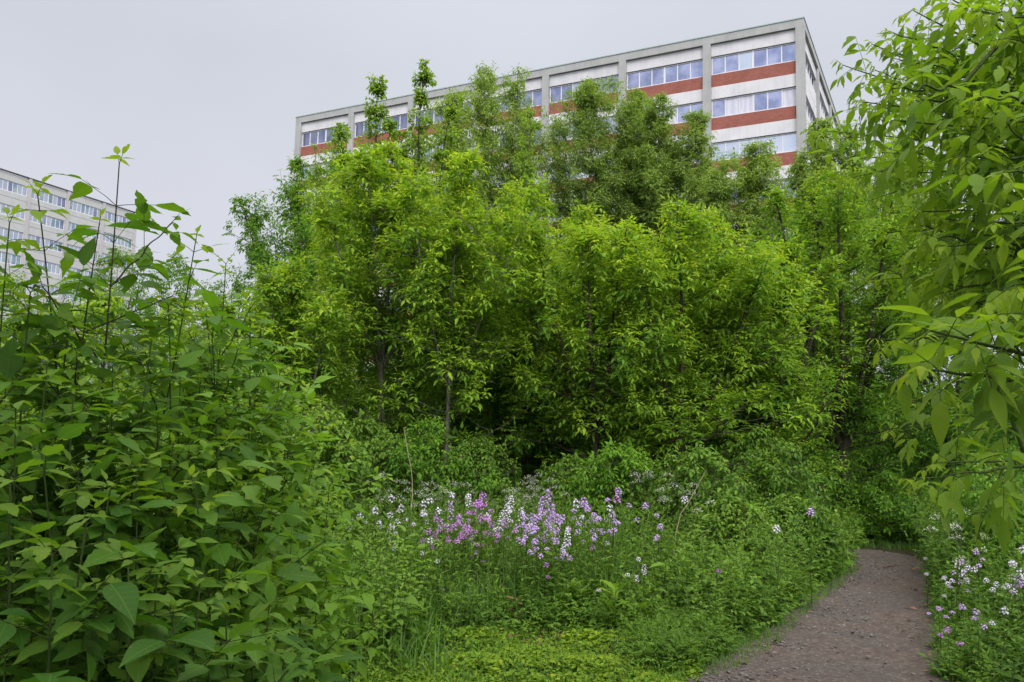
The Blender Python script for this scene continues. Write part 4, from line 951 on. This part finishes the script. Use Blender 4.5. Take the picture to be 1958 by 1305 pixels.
for x, y, d in ((1770, 1066, 9.0), (1772, 1096, 8.2), (1830, 1074, 7.1), (1850, 1078, 7.0), (1862, 1082, 7.0), (1842, 1088, 6.9), (1805, 1101, 7.3), (1820, 1106, 7.0), (1812, 1112, 7.1), (1885, 1104, 6.7), (1905, 1111, 6.6), (1925, 1115, 6.5), (1937, 1068, 6.5), (1950, 1085, 6.3), (1940, 1125, 6.3), (1806, 1138, 7.3), (1920, 1158, 5.3), (1935, 1095, 6.4), (1898, 1122, 6.5), (1955, 1040, 6.7)): plant_at('W' if 1820 < x < 1870 or x > 1915 else 'w', x, y, d, A5, G4)
for x, y, d in ((1867, 1047, 7.3), (1838, 1068, 7.1), (1835, 1108, 6.9), (1955, 1110, 6.2), (1866, 1163, 5.6), (1840, 1155, 5.9), (1947, 1100, 6.3), (1795, 1160, 6.2)): plant_at('L', x, y, d, A6, G4)
plant_at('M', 1811, 1198, 5.2, 'vivid purple flower head hanging over the right edge of the path')
GC = 'white cow parsley behind the flower bed'
for x, y, d in ((733, 905, 10), (760, 918, 9.8), (825, 922, 9.6), (838, 930, 9.4), (865, 920, 10), (880, 925, 10.2), (965, 938, 10.5), (1000, 922, 10.8), (1012, 930, 10.2), (1030, 906, 10.6), (1052, 915, 10.2), (1020, 934, 9.8), (990, 934, 10.4), (1240, 900, 9.6), (1275, 905, 9.8), (1325, 925, 9.2), (720, 935, 9.6), (800, 940, 9.4)):
    plant_at('U', x, y, d, 'white-umbelled cow parsley at the back of the flower bed before the dark bushes', GC)
for x, y, d in ((1832, 968, 7.6), (1826, 1006, 6.6)): plant_at('U', x, y, d, 'white umbel plant on the right of the path under the overhanging branches', 'white umbels right of the path')

# ------------------------------------------------------------------ near saplings and the overhanging tree: real leaf blades
def shoot(rng, a, b, LV, TB, leaf=.10, r0=.006, leafy=1.3, bow=(0, 0), branch_p=.45, pairs=1, droop=.26, hang=.0, young0=1.0, tint=.45, depth=0, inter=.105, wl=.52, first=.045, pet=.75):
    a, b = np.asarray(a, float), np.asarray(b, float); K = 26; u = np.linspace(0, 1, K)[:, None]
    Lh = np.linalg.norm(b - a)
    mid = (a + b) / 2 + np.array([bow[0], bow[1], 0]) * Lh
    P = a * (1 - u) ** 2 + 2 * mid * u * (1 - u) + b * u ** 2
    P += np.sin(u * 17 + rng.uniform(0, 6)) * rng.normal(0, .0045, 3) * np.sin(u * PI)
    d = np.concatenate([[0], np.cumsum(np.linalg.norm(np.diff(P, axis=0), axis=1))]); Lt = d[-1]
    TB.add(P, np.linspace(r0, .0016, K), 6)
    pt = lambda s: np.array([np.interp(Lt - s, d, P[:, i]) for i in range(3)])
    s = .0; k = 0; az = rng.uniform(0, PI); sh = rng.normal(0, .12)
    while s < min(leafy, Lt * .96):
        p = pt(s); T = norm(pt(max(s - .01, 0)) - pt(s + .01))
        h = norm(np.cross(T, [0.3, 1, .2])); g = np.cross(T, h)
        e = h * math.cos(az) + g * math.sin(az)
        fs = min(1, .42 + s / .20); yg = young0 * float(np.clip(1 - s / .15, 0, 1)) * rng.uniform(.5, 1.0) + max(0, rng.normal(.0, .05))
        for sg in (-1, 1):
            if rng.uniform() < (.0 if s < .3 else .16): continue
            R = norm(e * sg * (.55 if k == 0 else .82) + T * ((.75 if k == 0 else .42) + rng.normal(0, .15)) - Z * hang * .6)
            compound(rng, LV, p[None], R[None], leaf * fs * rng.uniform(.74, 1.25), yg, pairs if rng.uniform() < .8 else pairs + 1, droop * rng.uniform(.2, 1.5) + hang * rng.uniform(.2, 1), wl * rng.uniform(.85, 1.12) * (.8 if yg > .5 else 1), tint + sh + rng.normal(0, .08), TB, pet if s > .06 else .35, pr=.0012, ntilt=.30, curl=.45, fold=.22)
            if depth < 1 and s > .26 and rng.uniform() < branch_p:
                bl = rng.uniform(.12, .24) + .18 * min(s, 1.2)
                dr = norm(e * sg * .8 + T * .7 + rng.normal(0, .15, 3) - Z * hang * .5); shoot(rng, p, p + dr * bl, LV, TB, leaf * .95, r0 * .5, bl * .93, (0, 0), 0, pairs, droop, hang, young0 * rng.uniform(.0, .6), tint + rng.normal(0, .08), 1, inter * .8, wl)
        az += PI / 2 + rng.normal(0, .15); s += first if k == 0 else min(inter, inter * .55 + .03 * k) * rng.uniform(.8, 1.2); k += 1
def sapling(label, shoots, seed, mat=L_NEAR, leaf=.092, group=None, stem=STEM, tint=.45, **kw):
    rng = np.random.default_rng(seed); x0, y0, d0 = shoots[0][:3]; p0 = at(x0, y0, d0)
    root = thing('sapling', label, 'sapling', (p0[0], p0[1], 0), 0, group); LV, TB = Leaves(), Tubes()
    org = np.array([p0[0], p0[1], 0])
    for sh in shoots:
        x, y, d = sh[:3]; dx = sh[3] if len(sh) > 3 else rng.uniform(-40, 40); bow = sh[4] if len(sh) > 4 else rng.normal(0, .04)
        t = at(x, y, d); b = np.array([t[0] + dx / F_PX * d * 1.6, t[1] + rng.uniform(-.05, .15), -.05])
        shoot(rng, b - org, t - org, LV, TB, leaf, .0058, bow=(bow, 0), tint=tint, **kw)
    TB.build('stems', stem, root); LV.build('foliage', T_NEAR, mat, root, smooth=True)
    return root
SAP = [
 ('tallest sapling, its thin purplish stem and yellow-green leaf rosette standing against the sky', [(228, 314, 2.3, -45, .02), (190, 428, 2.35, -20)], dict(leafy=1.6, leaf=.092, pairs=1, stem=STEM_PURPLE, branch_p=.30, inter=.11, first=.12)),
 ('sapling with a curved stem and yellow drooping tip before the beige office block', [(72, 372, 2.2, 75, .05)], dict(leaf=.096, pairs=1, leafy=1.4, stem=STEM_PURPLE, inter=.12)),
 ('slanting sapling leaning right with a small pale leaf tuft at its tip against the sky', [(375, 456, 2.6, -120, .02), (322, 585, 2.5, -60), (405, 640, 2.7, -70)], dict(leafy=1.3, branch_p=.35, inter=.13)),
 ('sapling whose tip stands between the slanting one and the dark ragged tree', [(432, 505, 3.0, -12, 0), (478, 585, 3.1, -20), (395, 610, 3.0, 20)], dict(leafy=1.4, branch_p=.5)),
 ('broad-leaved sapling cut by the left edge of the picture, below the beige block', [(18, 428, 2.1, 25), (58, 560, 2.1, 20)], dict(leaf=.095, leafy=1.5)),
 ('leafy sapling in the middle of the thicket under the tallest one', [(290, 655, 2.25), (345, 700, 2.4), (215, 700, 2.2), (130, 640, 2.2)], dict(leafy=1.4, branch_p=.55)),
 ('sapling at the right shoulder of the thicket with yellowish tips', [(500, 612, 3.4, -30), (562, 650, 3.6, -30), (535, 712, 3.3), (455, 690, 3.2)], dict(leafy=1.5, branch_p=.6, tint=.9)),  # high tint on this thicket edge: light through the leaves put into their colour
 ('outermost sapling of the thicket, reaching right over the white flowers', [(620, 800, 3.9, -60), (668, 856, 4.2, -90), (585, 752, 3.8, -40), (600, 880, 3.6, -50)], dict(leafy=1.1, branch_p=.5, tint=.95, leaf=.085)),  # leaf colour lightened for the light shining through here
 ('bright sapling at the lower right of the thicket beside the tall grass', [(630, 930, 3.5, -60), (575, 965, 3.1), (640, 1030, 3.4, -60), (590, 1090, 2.9, -30)], dict(leafy=1.0, branch_p=.5, tint=.95, leaf=.082)),  # bright tint with the light shining through put into it
 ('sapling with broad flat leaves in the centre of the thicket', [(415, 870, 2.15), (372, 935, 2.0), (470, 930, 2.3), (520, 890, 2.5)], dict(leafy=1.2, branch_p=.6)),
 ('low sapling with a large upright tip leaf near the left bottom of the thicket', [(165, 1000, 1.55), (100, 1065, 1.45), (245, 1085, 1.55), (185, 1130, 1.5)], dict(leafy=1.0, branch_p=.45, tint=.10, young0=.45)),  # low leaf tint: deep shade of the corner is put into the colour
 ('low sapling with toothed leaves and a pale bud at the bottom middle of the thicket', [(382, 1112, 1.65), (330, 1185, 1.55), (432, 1185, 1.7), (300, 1100, 1.7)], dict(leafy=1.0, branch_p=.45, tint=.10, young0=.45)),  # dark tint carries the shade at the thicket's bottom in the leaf colour
 ('shaded low sapling at the bottom right of the thicket before the creeping leaves', [(520, 1125, 2.1), (575, 1190, 2.25), (540, 1265, 2.0), (480, 1215, 1.9)], dict(leafy=1.1, branch_p=.5, tint=.15, young0=.45)),  # shade of the lower thicket put into a darker leaf tint
 ('lowest sapling filling the bottom left corner of the picture', [(20, 1115, 1.6), (60, 1215, 1.55), (180, 1245, 1.55), (292, 1265, 1.6), (400, 1275, 1.65), (10, 1260, 1.5)], dict(leafy=.9, branch_p=.4, tint=.08, young0=.45)),  # darkest leaf tint, with the bottom corner's shade put into the colour
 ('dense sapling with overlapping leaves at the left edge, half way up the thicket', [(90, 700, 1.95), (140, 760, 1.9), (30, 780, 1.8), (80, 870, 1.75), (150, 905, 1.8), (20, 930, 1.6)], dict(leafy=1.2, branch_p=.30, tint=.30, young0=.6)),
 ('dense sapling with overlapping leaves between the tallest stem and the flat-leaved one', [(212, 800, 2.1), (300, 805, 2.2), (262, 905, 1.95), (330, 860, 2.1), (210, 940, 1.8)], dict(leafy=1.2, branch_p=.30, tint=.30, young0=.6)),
 ('light green sapling behind the flat-leaved one on the right of the thicket', [(382, 742, 2.6), (450, 805, 2.8), (522, 842, 3.0), (562, 800, 3.2), (352, 680, 2.8), (480, 760, 3.0)], dict(leafy=1.3, branch_p=.6, tint=.9)),  # paler leaf tint, again with the light shining through put into it
]
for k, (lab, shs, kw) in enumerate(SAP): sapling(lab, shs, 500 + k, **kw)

# box elder on the right, trunk outside the picture, branches hanging in
rng = np.random.default_rng(600)
tb = np.array([3.15, 3.3, 0.]); root = thing('box_elder_tree', 'near box elder overhanging the path from the right edge with large hanging leaves', 'tree', tb)
LV, TB = Leaves(), Tubes()
trunk = np.array([[0, 0, -.05], [.02, .02, .8], [-.05, .03, 1.7], [.02, -.03, 2.6], [-.06, .02, 3.6], [-.04, .0, 4.6]]); TB.add(trunk, np.array([.13, .11, .095, .08, .055, .02]), 9)
RS = [(1612, 125, 3.3, 1800, 190, .085), (1645, 195, 3.1, 1810, 215, .085), (1668, 85, 3.3, 1810, 150, .085), (1700, 60, 3.0, 1840, 110, .085), (1745, 20, 2.9, 1880, 90, .09), (1775, 120, 2.7, 1910, 180, .09),
      (1720, 232, 2.3, 1890, 246, .095), (1690, 160, 2.9, 1850, 190, .085), (1800, -10, 2.7, 1960, 60, .09), (1860, 20, 2.5, 2000, 110, .09), (1930, -20, 2.3, 2030, 80, .09),
      (1545, 248, 4.4, 1790, 270, .08), (1575, 312, 4.3, 1790, 290, .08), (1620, 342, 4.2, 1820, 300, .08), (1690, 292, 4.0, 1870, 300, .08), (1660, 385, 4.0, 1820, 330, .08),
      (1742, 330, 2.7, 1930, 330, .09), (1760, 405, 2.5, 1950, 400, .09), (1700, 445, 3.0, 1890, 430, .085), (1735, 505, 2.6, 1940, 480, .09), (1690, 535, 3.2, 1860, 520, .085), (1800, 560, 2.2, 1990, 520, .09), (1850, 300, 2.0, 2010, 300, .09), (1880, 185, 1.9, 2030, 200, .09), (1900, 425, 1.75, 2040, 430, .09),
      (1690, 650, 2.1, 1860, 640, .07), (1776, 632, 1.34, 2010, 690, .090), (1868, 655, 1.34, 2070, 700, .090), (1955, 600, 1.42, 2100, 650, .092), (1935, 715, 1.40, 2100, 730, .092), (1755, 705, 1.32, 2010, 735, .090),
      (1790, 885, 1.95, 2000, 880, .08), (1748, 918, 2.1, 1970, 890, .08), (1705, 820, 2.6, 1910, 800, .08), (1850, 825, 2.3, 2010, 800, .085), (1800, 470, 2.1, 2000, 470, .09), (1930, 330, 1.7, 2060, 330, .09), (1940, 545, 1.6, 2060, 530, .09)]
edge_y = [0, 60, 130, 190, 250, 300, 350, 450, 560, 640, 750, 850, 930, 1000]; edge_x = [1790, 1730, 1680, 1690, 1740, 1740, 1760, 1750, 1770, 1780, 1790, 1820, 1830, 1930]
for k in range(58):
    y = rng.uniform(-20, 600 if k < 52 else 800); x0 = np.interp(y, edge_y, edge_x) + 15; x = x0 + (1990 - x0) * rng.uniform(0, 1); d = rng.uniform(2.0, 3.6)
    RS.append((x, y, d, x + rng.uniform(120, 220), y + rng.uniform(-20, 60), .088))
BA = np.array([at(r[3], r[4], r[2] + .12) for r in RS]) - tb
pick = [int(np.argmax(BA[:, 2]))]                  # main limbs reach the farthest-spread shoots, the rest branch off them
for _ in range(10): pick.append(int(np.argmax(np.min(np.linalg.norm(BA[:, None] - BA[pick][None], axis=-1), 1))))
LP = BA[pick]; hd = np.hypot(LP[:, 0], LP[:, 1]); za = np.clip(LP[:, 2] - .5 * hd, .6, 4.0)
A0 = np.stack([0 * za, 0 * za, za], 1); c = A0 + (LP - A0) * np.array([.6, .6, .62]) + [0, 0, .15]
limb = bez(A0, c, LP, 26); limb[:, 2:-2] += np.cumsum(rng.normal(0, .010, (len(pick), 22, 3)), 1) * np.sin(np.linspace(0, PI, 22))[None, :, None]
TB.add(limb, np.linspace(.034, .006, 26)[None] * rng.uniform(.8, 1.1, (len(pick), 1)), 7)
skel = limb[:, 7:].reshape(-1, 3)
for n_, (x, y, d, bx, by, lf) in enumerate(RS):
    t = at(x, y, d) - tb; b = BA[n_]
    if n_ not in pick:
        dd = b - skel; a = skel[int(np.argmin(np.linalg.norm(dd, axis=1) + 1.2 * np.maximum(0, np.hypot(skel[:, 0], skel[:, 1]) - np.hypot(b[0], b[1]) + .05)))]
        c = a + (b - a) * .5 + [0, 0, .04]; pl = bez(a[None], c[None], b[None], 8); TB.add(pl, np.linspace(.0085, .0052, 8)[None], 6)
    shoot(rng, b, t, LV, TB, lf, .0052, leafy=np.linalg.norm(b - t) * .97 + .02, bow=(0, 0), branch_p=.25, pairs=1 if rng.uniform() < .6 else 2, droop=.40, hang=.30 if d > 1.5 else .20, young0=.6, tint=.5, inter=.085, wl=.37, pet=.6)
for p in skel[rng.permutation(len(skel))[:110]]:   # side shoots along the limbs, beyond the edge of the picture
    w = p + tb
    if w[2] < 2.1 or (w[1] > .3 and w[0] / w[1] < .80): continue
    q = p + norm(rng.normal(0, 1, 3) + [0, 0, .25]) * rng.uniform(.35, .7)
    if (q + tb)[0] / max((q + tb)[1], .3) < .74: continue
    shoot(rng, p, q, LV, TB, .088, .005, leafy=.6, bow=(0, 0), branch_p=.25, pairs=1, droop=.4, hang=.3, young0=.6, tint=.5, inter=.085, wl=.34, pet=.6)
TB.build('trunk', STEM, root); LV.build('crown', T_NEAR, L_RIGHT, root, smooth=True)

# ------------------------------------------------------------------ small plants and sticks that stand out
def herb(name, label, x, y, d, H, n, L, wl, mat, seed, el=.9, tint=.6, cat='plant', tmpl_=T_LANCE, stems=1, young=.1):
    rng = np.random.default_rng(seed); g = ground_at(x, y) if d is None else at(x, y, d)[:2]
    root = thing(name, label, cat, (g[0], g[1], 0)); TB, LV = Tubes(), Leaves()
    for s in range(stems):
        b = np.array([rng.normal(0, .05), rng.normal(0, .05), -.03]) * (s > 0) + [0, 0, -.02]; t = b + [rng.normal(0, .06), rng.normal(0, .06), H * rng.uniform(.8, 1)]
        TB.add(np.stack([b, (b + t) / 2 + rng.normal(0, .01, 3), t]), np.array([.005, .004, .002]), 5)
        for k in range(n):
            f = (k + .5) / n; a = k * 2.4 + s; e = el * rng.uniform(.5, 1.2)
            D = np.array([[math.cos(a) * math.cos(e), math.sin(a) * math.cos(e), math.sin(e)]])
            LV.add((b + (t - b) * (f * .9 + .08))[None], D, Z[None] + rng.normal(0, .2, (1, 3)), L * rng.uniform(.7, 1.1), L * wl, .6, .25, tint + rng.normal(0, .12), young * f)
    TB.build('stem', STEM, root); LV.build('foliage', tmpl_, mat, root); return root
herb('broad_leaved_herb', 'bright broad-leaved herb with upright pale leaves at the right front of the flower bed', 1165, 1212, None, .42, 16, .20, .26, L_COVER, 701, .85, .35)
herb('broad_leaved_herb', 'second bright broad-leaved herb just right of the first one, shorter', 1205, 1215, None, .32, 14, .18, .24, L_COVER, 702, .8, .2)
herb('withered_plant', 'withered plant with brown and orange drooping leaves at the front of the flower bed', 985, 1196, None, .28, 14, .16, .22, DEAD, 703, .5, .75)
herb('small_seedling', 'small light seedling on the bare soil in front of the withered plant', 968, 1214, None, .14, 6, .09, .42, L_COVER, 704, .3, .4, stems=1)
herb('fern_tuft', 'tuft of upright ferny green leaves left of the bright broad-leaved herb', 1085, 1198, None, .40, 26, .16, .16, L_HERB, 705, .8, .6, stems=5)
herb('broad_leaved_herb', 'large dark broad-leaved herb at the narrow point of the path', 1560, 1112, None, .50, 16, .22, .34, L_HERB, 706, .5, .35, stems=3)
herb('broad_leaved_herb', 'pale broad-leaved seedling in the creeping leaves at the bottom', 890, 1290, None, .18, 7, .10, .6, L_COVER, 707, .3, .3, tmpl_=T_MID)
weeds = [herb('weed', 'w', 1300, 1150, None, h, n_, L_, w_, L_HERB, 720 + k, e_, t_, stems=st_, tmpl_=tm_) for k, (h, n_, L_, w_, e_, t_, st_, tm_) in enumerate([(.62, 13, .17, .42, .35, .62, 2, T_MID), (.75, 16, .15, .30, .55, .70, 2, T_LANCE), (.45, 10, .19, .50, .3, .45, 3, T_MID)])]
WL = 'tall broad-leaved weed standing out of the low growth between flowers and path'; WG = 'broad-leaved weeds in the verge'
WP = [(1270, 1195), (1310, 1170), (1350, 1195), (1400, 1190), (1330, 1130), (1390, 1140), (1440, 1160), (1470, 1120), (1510, 1120), (1430, 1090), (1360, 1075), (1480, 1085), (1260, 1120), (1540, 1090), (1585, 1090), (1240, 1150)]
for k, (x, y) in enumerate(WP):
    gp = ground_at(x, y)
    if k < 3: weeds[k].location = (gp[0], gp[1], 0); weeds[k]['label'] = WL; weeds[k]['group'] = WG
    else: copy_thing(weeds[k % 3], (gp[0], gp[1], 0), k * 2.1, WL, WG, .75 + .09 * (k % 5))
WL2 = 'leafy weed in the tall green growth beside the left thicket'
for k, (x, y) in enumerate([(705, 1180), (740, 1215), (690, 1245), (770, 1190), (725, 1130), (650, 1190), (800, 1200), (760, 1260)]):
    gp = ground_at(x, y); copy_thing(weeds[(k + 1) % 3], (gp[0], gp[1], 0), k * 1.3, WL2, 'weeds beside the thicket', .8 + .1 * (k % 4))
def stalk(label, pts, r, mat, name='dry_stalk', cat='stalk'):
    P = np.array(pts); root_p = P[0].copy(); TB = Tubes(); K = 14
    d = np.linspace(0, 1, len(P)); u = np.linspace(0, 1, K); Q = np.stack([np.interp(u, d, P[:, i]) for i in range(3)], 1) - root_p
    Q[1:-1] += np.random.default_rng(len(label)).normal(0, r * 1.1, (K - 2, 3)); TB.add(Q, np.linspace(r, r * .4, K), 5)
    o = TB.build(name, mat); o.location = [float(v) for v in root_p]; return tag(o, label, cat)
m, t, o = newmat('dry_straw'); bsdf(t, o, (.30, .25, .17), .8, .2); STRAW = m
g = lambda x, y: np.append(ground_at(x, y), .02)
stalk('thin pale dry stalk leaning against the shrub behind the white flowers', [at(785, 960, 9.6) * [1, 1, 0], at(790, 935, 9.6), at(772, 818, 9.6)], .007, STRAW)
stalk('bare grey dry stalk slanting up to the right beside the lone white flower', [at(1270, 1060, 8.6) * [1, 1, 0], at(1300, 990, 8.6), at(1350, 900, 8.6)], .006, STRAW)
stalk('bare reddish dry stalk standing in the shrub behind the verge', [at(1418, 1010, 9.0) * [1, 1, 0], at(1422, 960, 9.0), at(1425, 870, 9.0)], .006, DEAD)
stalk('short broken upright stick at the narrow point of the path', [g(1542, 1122), at(1543, 1098, ground_at(1542, 1122)[1])], .010, DEAD, 'stick', 'stick')
stalk('long thin twig lying across the far end of the path', [g(1690, 1088), g(1720, 1084)], .007, DEAD, 'twig', 'twig')
stalk('short twig lying near the left bottom edge of the path', [g(1405, 1276), g(1435, 1280)], .009, DEAD, 'twig', 'twig')
stalk('short twig lying upright-slanted left of the path bottom', [g(1466, 1258), g(1480, 1266)], .008, DEAD, 'twig', 'twig')
stalk('yellow-green trailing stem lying on the right edge of the path', [g(1808, 1304), at(1790, 1285, 5.9), at(1765, 1255, 6.1), g(1757, 1213)], .006, STEM, 'trailing_stem', 'stem')

# unseen tree added behind the camera to shade the near thicket
make_tree('box_elder_tree', 'unseen box elder added behind the viewpoint to shade the near left thicket', 'tree', (.5, -2.7), 6.8, sc([(0, .8), (.3, 1), (.7, .9), (1, .3)], 2.5), 801, L_DEEP, bark=BARK_DARK, z0=.43, fork=.3, leaders=4, tips=760, limbs=28, leaf=.12, wl=.45, lean=(-.9, .9))
